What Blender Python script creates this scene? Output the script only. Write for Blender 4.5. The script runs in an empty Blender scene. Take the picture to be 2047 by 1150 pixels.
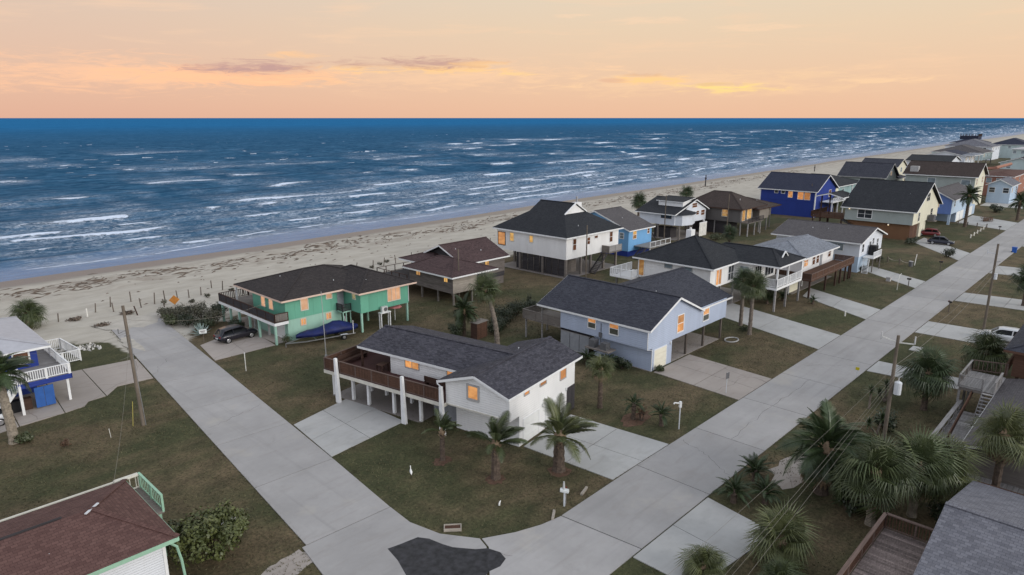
import bpy, math, random
import numpy as np
from mathutils import Vector, Matrix, noise as mnoise
S = bpy.context.scene
COL = S.collection
rnd = random.Random(7)
PI = math.pi

# ------------------------------------------------------------------ camera
CAMH = 25.0
FPX, CXP, CYP, HZP, VPX = 1365.0, 1023.5, 575.0, 236.0, 2365.0
pit = math.atan((CYP - HZP) / FPX)
upc = Vector((0, math.cos(pit), math.sin(pit)))
vx = Vector((VPX - CXP, CYP - HZP, -FPX)).normalized()
vx = (vx - upc * vx.dot(upc)).normalized()
vy = upc.cross(vx)
RW = Matrix((vx, vy, upc))            # camera vector -> world vector
cam = bpy.data.cameras.new('camera'); cam.sensor_width = 36.0; cam.lens = FPX / 2047 * 36
cam.clip_start = 0.5; cam.clip_end = 200000
camo = bpy.data.objects.new('camera', cam); COL.objects.link(camo)
camo.matrix_world = Matrix.Translation((0, 0, CAMH)) @ RW.to_4x4()
S.camera = camo

# ------------------------------------------------------------------ sky, sun, exposure
SUN_EL, SUN_AZ = math.radians(18), math.radians(-80)     # sun stands behind the camera, over the main road
wd = bpy.data.worlds.new('World'); S.world = wd; wd.use_nodes = True
nt = wd.node_tree; nt.nodes.clear()
def N(t, **k):
    n = nt.nodes.new(t)
    for a, b in k.items(): setattr(n, a, b)
    return n
def L(a, b): nt.links.new(a, b)
def mth(op, a, b=None, c=None, clamp=False):
    n = N('ShaderNodeMath', operation=op); n.use_clamp = clamp
    for i, x in enumerate((a, b, c)):
        if x is None: continue
        if isinstance(x, (int, float)): n.inputs[i].default_value = x
        else: L(x, n.inputs[i])
    return n.outputs[0]
def mixc(f, a, b, bt='MIX'):
    n = N('ShaderNodeMix', data_type='RGBA', blend_type=bt)
    for s, x in (('Factor', f), ('A', a), ('B', b)):
        i = [q for q in n.inputs if q.name == s and (q.type == 'RGBA' or (s == 'Factor' and q.type == 'VALUE'))][0]
        if isinstance(x, (int, float)): i.default_value = x
        elif isinstance(x, tuple): i.default_value = x if len(x) == 4 else (*x, 1)
        else: L(x, i)
    return [o for o in n.outputs if o.type == 'RGBA'][0]
tc = N('ShaderNodeTexCoord'); sp = N('ShaderNodeSeparateXYZ'); L(tc.outputs['Generated'], sp.inputs[0])
elev = mth('MULTIPLY', mth('ARCSINE', sp.outputs[2]), 180 / PI)
azi = mth('MULTIPLY', mth('ARCTAN2', sp.outputs[1], sp.outputs[0]), 180 / PI)
rp = N('ShaderNodeValToRGB'); L(mth('DIVIDE', elev, 90, clamp=True), rp.inputs[0])
cr = rp.color_ramp; cr.elements[0].position = 0; cr.elements[0].color = (0.72, 0.42, 0.31, 1)
cr.elements[1].position = 1; cr.elements[1].color = (0.62, 0.67, 0.79, 1)
for p_, c_ in ((0.035, (0.72, 0.465, 0.345, 1)), (0.075, (0.70, 0.51, 0.39, 1)), (0.115, (0.66, 0.545, 0.455, 1)), (0.22, (0.59, 0.58, 0.58, 1)), (0.5, (0.57, 0.61, 0.72, 1))):
    e = cr.elements.new(p_); e.color = c_
cmb = N('ShaderNodeCombineXYZ'); L(mth('MULTIPLY', azi, 0.10), cmb.inputs[0]); L(mth('MULTIPLY', elev, 0.85), cmb.inputs[1])
nz = N('ShaderNodeTexNoise'); nz.inputs['Scale'].default_value = 1.0; nz.inputs['Detail'].default_value = 6; nz.inputs['Roughness'].default_value = .62; nz.inputs['Distortion'].default_value = .4
L(cmb.outputs[0], nz.inputs['Vector'])
cmb2 = N('ShaderNodeCombineXYZ'); L(mth('MULTIPLY', azi, 0.42), cmb2.inputs[0]); L(mth('MULTIPLY', elev, 2.6), cmb2.inputs[1])
nz2 = N('ShaderNodeTexNoise'); nz2.inputs['Scale'].default_value = 1.0; nz2.inputs['Detail'].default_value = 7; nz2.inputs['Roughness'].default_value = .66; nz2.inputs['Distortion'].default_value = .9; L(cmb2.outputs[0], nz2.inputs['Vector'])
def sstep(x, a, b):
    n = N('ShaderNodeMapRange', interpolation_type='SMOOTHSTEP'); L(x, n.inputs[0]); n.inputs[1].default_value = a; n.inputs[2].default_value = b
    return n.outputs[0]
veil = mth('MULTIPLY', sstep(nz.outputs[0], .5, .72), mth('MULTIPLY', sstep(elev, .5, 3), mth('SUBTRACT', 1, sstep(elev, 12, 25))))
rq = N('ShaderNodeValToRGB'); L(mth('DIVIDE', elev, 90, clamp=True), rq.inputs[0]); cq = rq.color_ramp      # unseen sky away from the afterglow, made cool and bright to light the walls
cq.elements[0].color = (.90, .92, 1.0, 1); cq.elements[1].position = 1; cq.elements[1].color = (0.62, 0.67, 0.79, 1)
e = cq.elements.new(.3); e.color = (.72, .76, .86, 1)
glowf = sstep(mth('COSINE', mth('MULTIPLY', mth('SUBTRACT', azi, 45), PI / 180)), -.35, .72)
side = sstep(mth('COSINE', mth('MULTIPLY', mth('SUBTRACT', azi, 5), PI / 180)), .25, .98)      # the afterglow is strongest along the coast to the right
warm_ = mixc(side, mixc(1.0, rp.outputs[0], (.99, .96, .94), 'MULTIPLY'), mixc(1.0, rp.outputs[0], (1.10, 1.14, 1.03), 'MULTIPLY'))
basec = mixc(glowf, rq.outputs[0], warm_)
col = mixc(mth('MULTIPLY', veil, .35), basec, (.93, .60, .38))
def blob(u, v, w, h, cin, fac):
    global col
    d = RW @ Vector(((u - CXP) / FPX, (CYP - v) / FPX, -1)); a0 = math.degrees(math.atan2(d.y, d.x)); e0 = math.degrees(math.atan2(d.z, math.hypot(d.x, d.y)))
    q = mth('ADD', mth('POWER', mth('DIVIDE', mth('SUBTRACT', azi, a0), w / 24), 2), mth('POWER', mth('DIVIDE', mth('SUBTRACT', elev, e0), h / 24), 2))
    q = mth('ADD', q, mth('ADD', mth('MULTIPLY', mth('SUBTRACT', nz.outputs[0], .5), -4.0), mth('MULTIPLY', mth('SUBTRACT', nz2.outputs[0], .5), -6.5)))
    col = mixc(mth('MULTIPLY', mth('SUBTRACT', 1, sstep(q, -.5, 1.7)), fac), col, cin)
for b in ((480, 150, 190, 18, (1, .50, .25), .8), (230, 148, 230, 30, (1, .55, .32), .6), (900, 150, 300, 26, (1, .62, .36), .35), (1400, 165, 300, 22, (1, .66, .36), .3), (495, 134, 105, 12, (.52, .30, .27), 1.0), (840, 138, 160, 9, (1, .60, .24), .9), (815, 126, 150, 11, (.56, .33, .27), 1.0),
          (590, 110, 60, 6, (1, .56, .25), .6), (960, 128, 50, 5, (1, .60, .25), .6), (1040, 148, 40, 4, (1, .64, .25), .6), (1300, 158, 65, 9, (1, .60, .25), .9), (1290, 150, 40, 4, (.66, .40, .28), .6), (1222, 161, 28, 4, (.70, .40, .28), .6), (1450, 176, 80, 8, (1, .70, .25), 1.0), (1440, 169, 45, 3, (.72, .45, .28), .6), (1500, 55, 70, 6, (1, .66, .42), .35), (1750, 160, 60, 5, (1, .66, .38), .35), (1290, 40, 60, 6, (1, .66, .42), .3), (1140, 32, 40, 4, (1, .66, .42), .35)):
    blob(*b)
sky = N('ShaderNodeTexSky', sky_type='NISHITA'); sky.sun_disc = False
sky.sun_elevation = SUN_EL; sky.sun_rotation = PI / 2 - SUN_AZ
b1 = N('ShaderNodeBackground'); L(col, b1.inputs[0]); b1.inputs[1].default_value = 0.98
b2 = N('ShaderNodeBackground'); L(sky.outputs[0], b2.inputs[0]); b2.inputs[1].default_value = 0.008
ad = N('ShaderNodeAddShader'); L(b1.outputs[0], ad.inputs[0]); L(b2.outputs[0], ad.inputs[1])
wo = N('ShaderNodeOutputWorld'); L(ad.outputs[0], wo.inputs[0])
sl = bpy.data.lights.new('sun', 'SUN'); sl.energy = 1.6; sl.angle = math.radians(30); sl.color = (1, .96, .90)
so = bpy.data.objects.new('sun', sl); COL.objects.link(so)
sd = Vector((math.cos(SUN_EL) * math.cos(SUN_AZ), math.cos(SUN_EL) * math.sin(SUN_AZ), math.sin(SUN_EL)))
so.rotation_euler = sd.to_track_quat('Z', 'Y').to_euler(); so.location = sd * 300
S.view_settings.view_transform = 'Standard'; S.view_settings.look = 'None'; S.view_settings.gamma = 1
S.view_settings.exposure = 0.1; S.view_settings.use_curve_mapping = False
S.render.engine = 'CYCLES'

# ------------------------------------------------------------------ measuring helpers (pixel of the photograph -> point on a known plane)
def ray(u, v): return RW @ Vector(((u - CXP) / FPX, (CYP - v) / FPX, -1))
def G(u, v, z=0.0):
    d = ray(u, v); t = (z - CAMH) / d.z; return Vector((d.x * t, d.y * t, z))
def hz(v, u, p):
    d = ray(u, v); t = math.hypot(p[0], p[1]) / math.hypot(d.x, d.y); return CAMH + d.z * t

# ------------------------------------------------------------------ materials
MATS = {}
def lin(c): return tuple(((x / 255) / 12.92 if x / 255 <= .04045 else ((x / 255 + .055) / 1.055) ** 2.4) for x in c)
def newmat(name):
    global nt
    m = bpy.data.materials.new(name); m.use_nodes = True; nt = m.node_tree
    MATS[name] = m
    return m, nt.nodes['Principled BSDF']
def coords(kind):
    t = N('ShaderNodeTexCoord')
    if kind == 'uv': return t.outputs['UV']
    if kind == 'pos': return N('ShaderNodeNewGeometry').outputs['Position']
    return t.outputs['Object']
def scaled(v, sx, sy, sz):
    n = N('ShaderNodeMapping'); n.inputs['Scale'].default_value = (sx, sy, sz); L(v, n.inputs[0]); return n.outputs[0]
def nse(v, sc, det=4, ro=.55, dist=0):
    n = N('ShaderNodeTexNoise'); n.inputs['Scale'].default_value = sc; n.inputs['Detail'].default_value = det
    n.inputs['Roughness'].default_value = ro; n.inputs['Distortion'].default_value = dist; L(v, n.inputs['Vector']); return n.outputs[0]
def rmp(x, a, b, c=0.0, d=1.0):
    n = N('ShaderNodeMapRange'); L(x, n.inputs[0]); n.inputs[1].default_value = a; n.inputs[2].default_value = b; n.inputs[3].default_value = c; n.inputs[4].default_value = d
    return n.outputs[0]
def bump(b, h, st, dist=.05):
    n = N('ShaderNodeBump'); n.inputs['Strength'].default_value = st; n.inputs['Distance'].default_value = dist; L(h, n.inputs['Height']); L(n.outputs[0], b.inputs['Normal'])
def mul(c, f): return tuple(x * f for x in c)
def hsvrand(c, amt):
    oi = N('ShaderNodeObjectInfo'); h = N('ShaderNodeHueSaturation'); L(c, h.inputs['Color'])
    L(rmp(oi.outputs['Random'], 0, 1, 1 - amt, 1 + amt), h.inputs['Value']); return h.outputs[0]
def plain(name, c, rough=.6, var=.2, sc=2.0, spec=.3, metal=0, orand=0):
    m, b = newmat(name); p = coords('pos'); n = nse(p, sc, 5)
    cc = mixc(rmp(n, .3, .7), mul(c, 1 - var), mul(c, 1 + var * .6))
    if orand: cc = hsvrand(cc, orand)
    L(cc, b.inputs['Base Color']); b.inputs['Roughness'].default_value = rough; b.inputs['Specular IOR Level'].default_value = spec; b.inputs['Metallic'].default_value = metal
    return m
def siding(name, c, pitch=.17, var=.09, vert=False, rough=.6, line=.86):
    m, b = newmat(name); uv = coords('uv'); s = N('ShaderNodeSeparateXYZ'); L(uv, s.inputs[0])
    fr = mth('FRACT', mth('DIVIDE', s.outputs[0 if vert else 1], pitch))
    pz = coords('pos')
    n = nse(scaled(pz, .6, .6, .25), 1.1, 5); n2 = nse(scaled(pz, 3, 3, 8), 2.0, 3)
    cc = mixc(rmp(n, .3, .7), mul(c, 1 - var), mul(c, 1 + var * .5))
    n5 = nse(scaled(pz, 2.2, 2.2, .22), 1.4, 5, .65); cc = mixc(mth('MULTIPLY', rmp(n2, .45, .8), .12), cc, mul(c, .6)); cc = mixc(mth('MULTIPLY', rmp(n5, .52, .8), .22), cc, (c[0] * .62, c[1] * .58, c[2] * .52))
    ln = sstep(fr, .0, .14)
    cc = mixc(ln, mul(c, line), cc)
    L(cc, b.inputs['Base Color']); b.inputs['Roughness'].default_value = rough; b.inputs['Specular IOR Level'].default_value = .25
    bump(b, mth('ADD', mth('MULTIPLY', fr, -1.0), mth('MULTIPLY', ln, .6)), .6, .03)
    return m
def shingle(name, c1, c2, tint=None, row=.16, tab=.33):
    m, b = newmat(name); uv = coords('uv')
    br = N('ShaderNodeTexBrick'); br.offset = .5; br.inputs['Scale'].default_value = 1; br.inputs['Brick Width'].default_value = tab; br.inputs['Row Height'].default_value = row
    br.inputs['Mortar Size'].default_value = .012; br.inputs['Mortar Smooth'].default_value = .6
    br.inputs['Color1'].default_value = (0, 0, 0, 1); br.inputs['Color2'].default_value = (1, 1, 1, 1); br.inputs['Mortar'].default_value = (.2, .2, .2, 1)
    L(uv, br.inputs['Vector'])
    p = coords('pos'); n = nse(p, .35, 5, .6); n2 = nse(scaled(uv, 6, 12, 1), 1.0, 3, .7)
    n3 = nse(scaled(uv, .9, 1.9, 1), 1.5, 4, .7, .4)
    f = mth('ADD', mth('MULTIPLY', br.outputs[0], .55), mth('ADD', mth('MULTIPLY', rmp(n, .3, .7), .2), mth('MULTIPLY', rmp(n2, .3, .7), .3)))
    cc = mixc(f, c1, c2)
    cc = mixc(mth('MULTIPLY', rmp(n3, .5, .8), .35), cc, tint or mul(c2, 1.25))
    cc = mixc(mth('MULTIPLY', br.outputs['Fac'], .7), cc, mul(c1, .7))
    L(cc, b.inputs['Base Color']); b.inputs['Roughness'].default_value = .85; b.inputs['Specular IOR Level'].default_value = .25
    bump(b, mth('SUBTRACT', br.outputs[0], mth('MULTIPLY', br.outputs['Fac'], .8)), .5, .02)
    return m
def wood(name, c, var=.35, along='u', rough=.8, sc=1.0, orand=.16):
    m, b = newmat(name); uv = coords('uv'); oi = N('ShaderNodeObjectInfo')
    av = N('ShaderNodeVectorMath', operation='ADD'); L(uv, av.inputs[0]); L(mth('MULTIPLY', oi.outputs['Random'], 37.0), av.inputs[1])
    v = scaled(av.outputs[0], *((.5, 9, 1) if along == 'u' else (9, .5, 1)))
    n = nse(v, 1.6 * sc, 5, .6); n2 = nse(coords('pos'), .9, 4)
    cc = mixc(rmp(n, .3, .72), mul(c, 1 - var), mul(c, 1 + var * .7)); cc = mixc(mth('MULTIPLY', rmp(n2, .45, .75), .35), cc, mul(c, .55))
    cc = hsvrand(cc, orand)
    L(cc, b.inputs['Base Color']); b.inputs['Roughness'].default_value = rough; b.inputs['Specular IOR Level'].default_value = .2
    bump(b, n, .4, .02); return m
def glow(name, c, st, c2=None):
    m, b = newmat(name); p = coords('pos'); n = nse(scaled(p, 1, 1, 1.6), 1.3, 3)
    oi = N('ShaderNodeObjectInfo'); uvs = N('ShaderNodeSeparateXYZ'); L(coords('uv'), uvs.inputs[0]); bl = mth('FRACT', mth('DIVIDE', uvs.outputs[1], .11)); n = mth('ADD', mth('ADD', n, mth('MULTIPLY', mth('SUBTRACT', oi.outputs['Random'], .5), .34)), mth('MULTIPLY', sstep(bl, .35, .75), .07))
    cc = mixc(rmp(n, .34, .66), c, c2 or mul(c, .62)); L(cc, b.inputs['Emission Color']); L(rmp(mth('FRACT', mth('MULTIPLY', oi.outputs['Random'], 7.13)), 0, 1, st * .45, st), b.inputs['Emission Strength'])
    b.inputs['Base Color'].default_value = (.12, .08, .05, 1); b.inputs['Roughness'].default_value = .12; return m
def concrete(name, c, dark=.6, warm=(.25, .22, .19), crack=False, track=None):
    m, b = newmat(name); p = coords('pos')
    n = nse(p, .22, 6, .6); n2 = nse(p, 2.2, 6, .65); n3 = nse(scaled(p, .35, 1.6, 1), .8, 4, .6, .6); n4 = nse(p, 26, 3, .6)
    cc = mixc(rmp(n, .32, .7), mul(c, .86), mul(c, 1.08)); cc = mixc(mth('MULTIPLY', rmp(n2, .48, .75), .22), cc, mul(c, .72))
    cc = mixc(mth('MULTIPLY', rmp(n3, .54, .76), .30), cc, warm); cc = mixc(mth('MULTIPLY', rmp(n4, .3, .7), .10), cc, mul(c, .75))
    cr1 = N('ShaderNodeTexVoronoi', feature='DISTANCE_TO_EDGE'); cr1.inputs['Scale'].default_value = .13; wv = N('ShaderNodeVectorMath', operation='ADD'); L(p, wv.inputs[0]); nn = N('ShaderNodeTexNoise'); nn.inputs['Scale'].default_value = .3; L(p, nn.inputs['Vector']); sc_ = N('ShaderNodeVectorMath', operation='SCALE'); L(nn.outputs[1], sc_.inputs[0]); sc_.inputs['Scale'].default_value = 1.6; L(sc_.outputs[0], wv.inputs[1]); L(wv.outputs[0], cr1.inputs['Vector'])
    if crack: cc = mixc(mth('MULTIPLY', mth('SUBTRACT', 1, sstep(cr1.outputs[0], .001, .007)), .45), cc, mul(c, .35))
    if track:
        nt_ = nse(scaled(p, *track), 1.0, 4, .6, .2); cc = mixc(mth('MULTIPLY', sstep(nt_, .52, .70), .34), cc, mul(c, .62)); ns_ = nse(p, .5, 5, .6, .6); cc = mixc(mth('MULTIPLY', sstep(ns_, .60, .74), .20), cc, mul(c, .6)); cc = mixc(mth('MULTIPLY', sstep(nse(p, .13, 5, .7), .56, .7), .35), cc, (.46, .42, .36))
    cc = hsvrand(cc, .06)
    L(cc, b.inputs['Base Color']); b.inputs['Roughness'].default_value = .75; b.inputs['Specular IOR Level'].default_value = .3; bump(b, n4, .15, .02); return m
def leaf(name, c, c2, tipc=None):
    m, b = newmat(name); p = coords('pos'); n = nse(p, 1.6, 4); n2 = nse(p, 9, 2)
    cc = mixc(rmp(n, .3, .7), c, c2); cc = mixc(mth('MULTIPLY', rmp(n2, .4, .75), .5), cc, mul(c2, 1.5)); cc = hsvrand(cc, .28)
    L(cc, b.inputs['Base Color']); b.inputs['Roughness'].default_value = .42; b.inputs['Specular IOR Level'].default_value = .4; return m

WHITE = (.78, .78, .77)
siding('paint_white', (.84, .83, .81), .19); siding('paint_cool_white', (.70, .73, .78), .19); siding('paint_blue_grey', (.45, .51, .63), .2, vert=False)
siding('paint_sky', (.19, .42, .70), .2); siding('paint_royal', (.020, .045, .25), .2, line=.8); siding('paint_cream', (.72, .69, .54), .18); siding('paint_sage', (.36, .40, .38), .18)
siding('paint_taupe', (.13, .12, .115), .22); siding('paint_taupe_light', (.25, .22, .19), .22); siding('paint_mint', (.35, .50, .50), .2); siding('paint_green', (.16, .44, .31), 9, vert=True); siding('paint_pale_green', (.36, .58, .47), 9); siding('paint_periwinkle', (.16, .25, .55), .2)
siding('paint_pale_blue', (.45, .56, .68), .2); siding('paint_pale_teal', (.50, .60, .60), .25); siding('stucco_terracotta', (.36, .17, .12), 5); siding('cedar_wall', (.20, .105, .055), .2, vert=True); siding('lap_white', (.74, .76, .79), .14, line=.72)
plain('trim_white', (.80, .80, .79), .5, .08); plain('trim_cream', (.66, .63, .55), .55, .12); plain('trim_green', (.32, .52, .38), .55, .15); plain('trim_grey', (.42, .41, .40), .6, .15)
plain('trim_pink', (.70, .52, .42), .6, .1)
shingle('shingle_charcoal', (.014, .014, .020), (.092, .089, .108), (.15, .145, .155)); shingle('shingle_slate', (.020, .022, .032), (.068, .070, .086)); shingle('shingle_black', (.012, .014, .018), (.038, .040, .046), (.05, .052, .055))
shingle('shingle_espresso', (.016, .014, .015), (.058, .048, .046), (.075, .065, .062)); shingle('shingle_brown', (.030, .022, .020), (.075, .055, .048)); shingle('shingle_maroon', (.028, .016, .018), (.11, .068, .066), (.15, .11, .10)); shingle('shingle_red', (.070, .034, .030), (.150, .082, .070), (.19, .115, .10), .2, .3)
shingle('shingle_grey', (.11, .12, .14), (.30, .32, .36), (.36, .37, .40)); shingle('shingle_mid', (.06, .055, .058), (.125, .115, .118)); shingle('shingle_navy', (.016, .020, .042), (.045, .05, .075)); shingle('shingle_weathered', (.085, .085, .10), (.21, .21, .235), (.27, .26, .27), .2, .3)
plain('metal_roof', (.42, .42, .45), .5, .1)
wood('wood_dark', (.070, .040, .030)); wood('wood_brown', (.115, .062, .042)); wood('wood_deck_red', (.085, .038, .034), .25); wood('wood_grey', (.21, .185, .165)); wood('wood_silver', (.30, .285, .275), orand=.26); wood('wood_weathered', (.185, .16, .145), .5); wood('wood_charcoal', (.060, .055, .058)); wood('wood_pole', (.17, .14, .11), .4, 'v'); wood('wood_post', (.15, .125, .105), .35, 'v'); wood('wood_rail_brown', (.15, .105, .088)); wood('wood_bleached', (.36, .32, .27)); wood('wood_plank_deck', (.215, .17, .155), .45, orand=.42)
plain('picket_white', (.82, .82, .82), .5, .05)
glow('pane_orange', (1, .46, .15), .95, (.60, .23, .07)); plain('pane_dim', (.10, .10, .08), .15, .4, 1.5, .5); glow('pane_peach', (1, .60, .38), .85, (.85, .45, .25)); glow('pane_yellow', (.95, .55, .16), .85, (.42, .19, .05)); glow('pane_pale', (.95, .72, .45), .6, (.5, .38, .26)); glow('lamp_glow', (1, .75, .42), 3.0)
plain('pane_dark', (.035, .040, .048), .08, .3, 1, .6); plain('pane_amber_refl', (.17, .070, .035), .12, .5, 1.2, .6); plain('pane_grey', (.22, .27, .30), .12, .3, 1, .6); plain('pane_screen', (.05, .05, .05), .8)  # amber panes have their reddish-brown reflection put into the base colour
concrete('concrete_road', (.375, .36, .35), track=(.9, .035, 1)); concrete('concrete_main', (.375, .36, .35), track=(.035, .9, 1)); concrete('concrete_drive', (.43, .425, .41), track=(.4, .4, 1)); concrete('concrete_stained', (.38, .335, .30), warm=(.19, .13, .10), crack=True); concrete('concrete_slab', (.25, .225, .21))
plain('asphalt_patch', (.030, .029, .033), .6, .75, 2.4, .4); plain('joint_tar', (.05, .048, .048), .8)
plain('door_white', (.80, .80, .77), .5, .05); plain('door_cream', (.80, .76, .62), .5, .05); plain('door_grey', (.30, .31, .33), .6, .15); plain('door_blue', (.03, .11, .36), .5, .15)
plain('steel', (.38, .38, .39), .4, .15, 3, .5, .7); plain('galvanized', (.62, .64, .66), .45, .12); plain('black_plastic', (.012, .012, .014), .4); plain('ac_white', (.66, .66, .64), .5, .1); plain('ac_grey', (.13, .13, .135), .6, .2)
plain('tyre', (.012, .012, .012), .8); plain('rim', (.45, .45, .46), .3, .1, 2, .5, .8)
plain('tarp_blue', (.010, .018, .10), .55, .35, 1.5); plain('plastic_blue', (.03, .12, .45), .4); plain('sign_orange', (.50, .20, .04), .5, .25); plain('sign_white', (.72, .74, .72), .5); plain('guard_yellow', (.42, .36, .10), .6); plain('sign_yellow', (.62, .52, .02), .5); plain('cloth_pink', (.65, .25, .25), .7)
plain('trunk_palm', (.115, .085, .065), .9, .5, 6); plain('trunk_grey', (.20, .165, .135), .9, .45, 6); plain('trunk_pale', (.30, .255, .20), .9, .4, 6); plain('dead_frond', (.26, .185, .12), .9, .4, 4, orand=.2); plain('bark', (.10, .075, .055), .9, .4, 5)
leaf('frond_dark', (.018, .035, .012), (.046, .066, .025)); leaf('frond_olive', (.028, .044, .014), (.074, .090, .034)); leaf('frond_bright', (.040, .056, .017), (.110, .118, .046)); leaf('frond_brown', (.10, .05, .03), (.16, .09, .05)); leaf('leaf_dark', (.014, .022, .010), (.034, .044, .020)); leaf('leaf_mid', (.030, .042, .016), (.075, .085, .036)); leaf('leaf_bright', (.034, .048, .014), (.14, .155, .05)); leaf('agave_blue', (.20, .27, .26), (.33, .40, .37)); leaf('dune_plant', (.035, .038, .022), (.085, .08, .05))
plain('sand_plain', (.46, .425, .37), .95, .2, .8); plain('rock', (.42, .41, .40), .8, .3, 3); plain('gravel_white', (.62, .60, .57), .8, .25, 4); plain('weed_brown', (.155, .120, .095), .95, .5, 1.2, orand=.1); plain('mulch', (.13, .075, .05), .95, .4, 4)
plain('egret_white', (.80, .79, .76), .6, .05); plain('beak_yellow', (.5, .3, .03), .5); plain('rope', (.45, .41, .33), .9)
plain('wire_black', (.22, .20, .17), .6); plain('porcelain', (.55, .55, .54), .3); plain('fence_white', (.74, .72, .66), .7)
def carpaint(name, c):
    m, b = newmat(name); b.inputs['Base Color'].default_value = (*c, 1); b.inputs['Roughness'].default_value = .3; b.inputs['Coat Weight'].default_value = .3; b.inputs['Coat Roughness'].default_value = .06
carpaint('car_black', (.012, .011, .018)); carpaint('car_navy', (.010, .012, .028)); carpaint('car_white', (.62, .63, .64)); carpaint('car_red', (.16, .016, .018))
m, b = newmat('car_glass'); b.inputs['Base Color'].default_value = (.02, .024, .028, 1); b.inputs['Roughness'].default_value = .08; b.inputs['Specular IOR Level'].default_value = .35
m, b = newmat('light_red'); b.inputs['Base Color'].default_value = (.25, .01, .01, 1); b.inputs['Roughness'].default_value = .2
m, b = newmat('light_clear'); b.inputs['Base Color'].default_value = (.6, .6, .62, 1); b.inputs['Roughness'].default_value = .15

# ------------------------------------------------------------------ mesh helpers
class MB:
    def __init__(s): s.v = []; s.f = []; s.smooth = False
    def add(s, vs, fs):
        o = len(s.v); s.v += [tuple(p) for p in vs]; s.f += [tuple(i + o for i in f) for f in fs]; return s
    def poly(s, *p): return s.add(p, [tuple(range(len(p)))])
    def box(s, x0, x1, y0, y1, z0, z1):
        return s.add([(x0, y0, z0), (x1, y0, z0), (x1, y1, z0), (x0, y1, z0), (x0, y0, z1), (x1, y0, z1), (x1, y1, z1), (x0, y1, z1)],
                     [(3, 2, 1, 0), (4, 5, 6, 7), (0, 1, 5, 4), (1, 2, 6, 5), (2, 3, 7, 6), (3, 0, 4, 7)])
    def beam(s, p, q, w, h, up=(0, 0, 1)):
        p, q = Vector(p), Vector(q); d = (q - p).normalized(); u = Vector(up); r = d.cross(u)
        if r.length < 1e-4: r = d.cross(Vector((1, 0, 0)))
        r = r.normalized() * w / 2; u = r.cross(d).normalized() * h / 2
        vs = [p - r - u, p + r - u, p + r + u, p - r + u, q - r - u, q + r - u, q + r + u, q - r + u]
        return s.add(vs, [(0, 1, 2, 3), (7, 6, 5, 4), (0, 4, 5, 1), (1, 5, 6, 2), (2, 6, 7, 3), (3, 7, 4, 0)])
    def cyl(s, p, q, r0, r1=None, n=8, cap=True):
        r1 = r0 if r1 is None else r1; p, q = Vector(p), Vector(q); d = (q - p).normalized(); a = d.orthogonal().normalized(); b = d.cross(a)
        vs = []
        for c, r in ((p, r0), (q, r1)):
            for i in range(n): t = 2 * PI * i / n; vs.append(c + a * r * math.cos(t) + b * r * math.sin(t))
        fs = [(i, (i + 1) % n, n + (i + 1) % n, n + i) for i in range(n)]
        if cap: fs += [tuple(reversed(range(n))), tuple(range(n, 2 * n))]
        return s.add(vs, fs)
    def tube(s, pts, rs, n=8, cap=True):
        pts = [Vector(p) for p in pts]; vs = []; fs = []
        a = None
        for i, p in enumerate(pts):
            d = (pts[min(i + 1, len(pts) - 1)] - pts[max(i - 1, 0)]).normalized()
            a = d.orthogonal().normalized() if a is None else (a - d * a.dot(d)).normalized(); b = d.cross(a); r = rs[i] if not isinstance(rs, (int, float)) else rs
            for k in range(n): t = 2 * PI * k / n; vs.append(p + a * r * math.cos(t) + b * r * math.sin(t))
        for i in range(len(pts) - 1):
            for k in range(n): fs.append((i * n + k, i * n + (k + 1) % n, (i + 1) * n + (k + 1) % n, (i + 1) * n + k))
        if cap: fs += [tuple(reversed(range(n))), tuple(range((len(pts) - 1) * n, len(pts) * n))]
        return s.add(vs, fs)
    def extr(s, pts, d):
        pts = [Vector(p) for p in pts]; d = Vector(d); n = len(pts)
        return s.add(pts + [p + d for p in pts], [tuple(range(n)), tuple(reversed(range(n, 2 * n)))] + [(i, i + n, (i + 1) % n + n, (i + 1) % n) for i in range(n)])
    def mesh(s, name, mat):
        me = bpy.data.meshes.new(name); me.from_pydata(s.v, [], s.f); me.update()
        V = np.array(s.v, dtype=float); uvs = np.zeros((len(me.loops), 2)); nl = len(me.polygons)
        nr = np.zeros(nl * 3); me.polygons.foreach_get('normal', nr); nr = nr.reshape(-1, 3)
        lv = np.zeros(len(me.loops), dtype=int); me.loops.foreach_get('vertex_index', lv)
        lt = np.zeros(nl, dtype=int); me.polygons.foreach_get('loop_total', lt); nn = np.repeat(nr, lt, axis=0); P = V[lv]
        h = np.stack([-nn[:, 1], nn[:, 0], np.zeros(len(nn))], 1); ln = np.linalg.norm(h, axis=1); flat = ln < .2
        h[flat] = (1, 0, 0); h /= np.linalg.norm(h, axis=1)[:, None]; w = np.cross(nn, h)
        uvs[:, 0] = (P * h).sum(1); uvs[:, 1] = (P * w).sum(1)
        ul = me.uv_layers.new(name='UVMap'); ul.data.foreach_set('uv', uvs.ravel())
        if s.smooth: me.polygons.foreach_set('use_smooth', [True] * nl)
        me.materials.append(MATS[mat]); return me
def link(name, data, parent=None, loc=(0, 0, 0), rz=0):
    o = bpy.data.objects.new(name, data); COL.objects.link(o); o.location = loc
    if rz: o.rotation_euler = (0, 0, rz)
    if parent is not None: o.parent = parent
    return o
def tag(o, label=None, cat=None, group=None, kind=None):
    for k, x in (('label', label), ('category', cat), ('group', group), ('kind', kind)):
        if x: o[k] = x
    return o
def thing(name, label, cat, loc=(0, 0, 0), rz=0, group=None):
    o = bpy.data.objects.new(name, None); COL.objects.link(o); o.empty_display_size = .3; o.location = loc; o.rotation_euler = (0, 0, rz); return tag(o, label, cat, group)
def part(name, mb, mat, parent=None): return link(name, mb.mesh(name, mat), parent)
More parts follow.
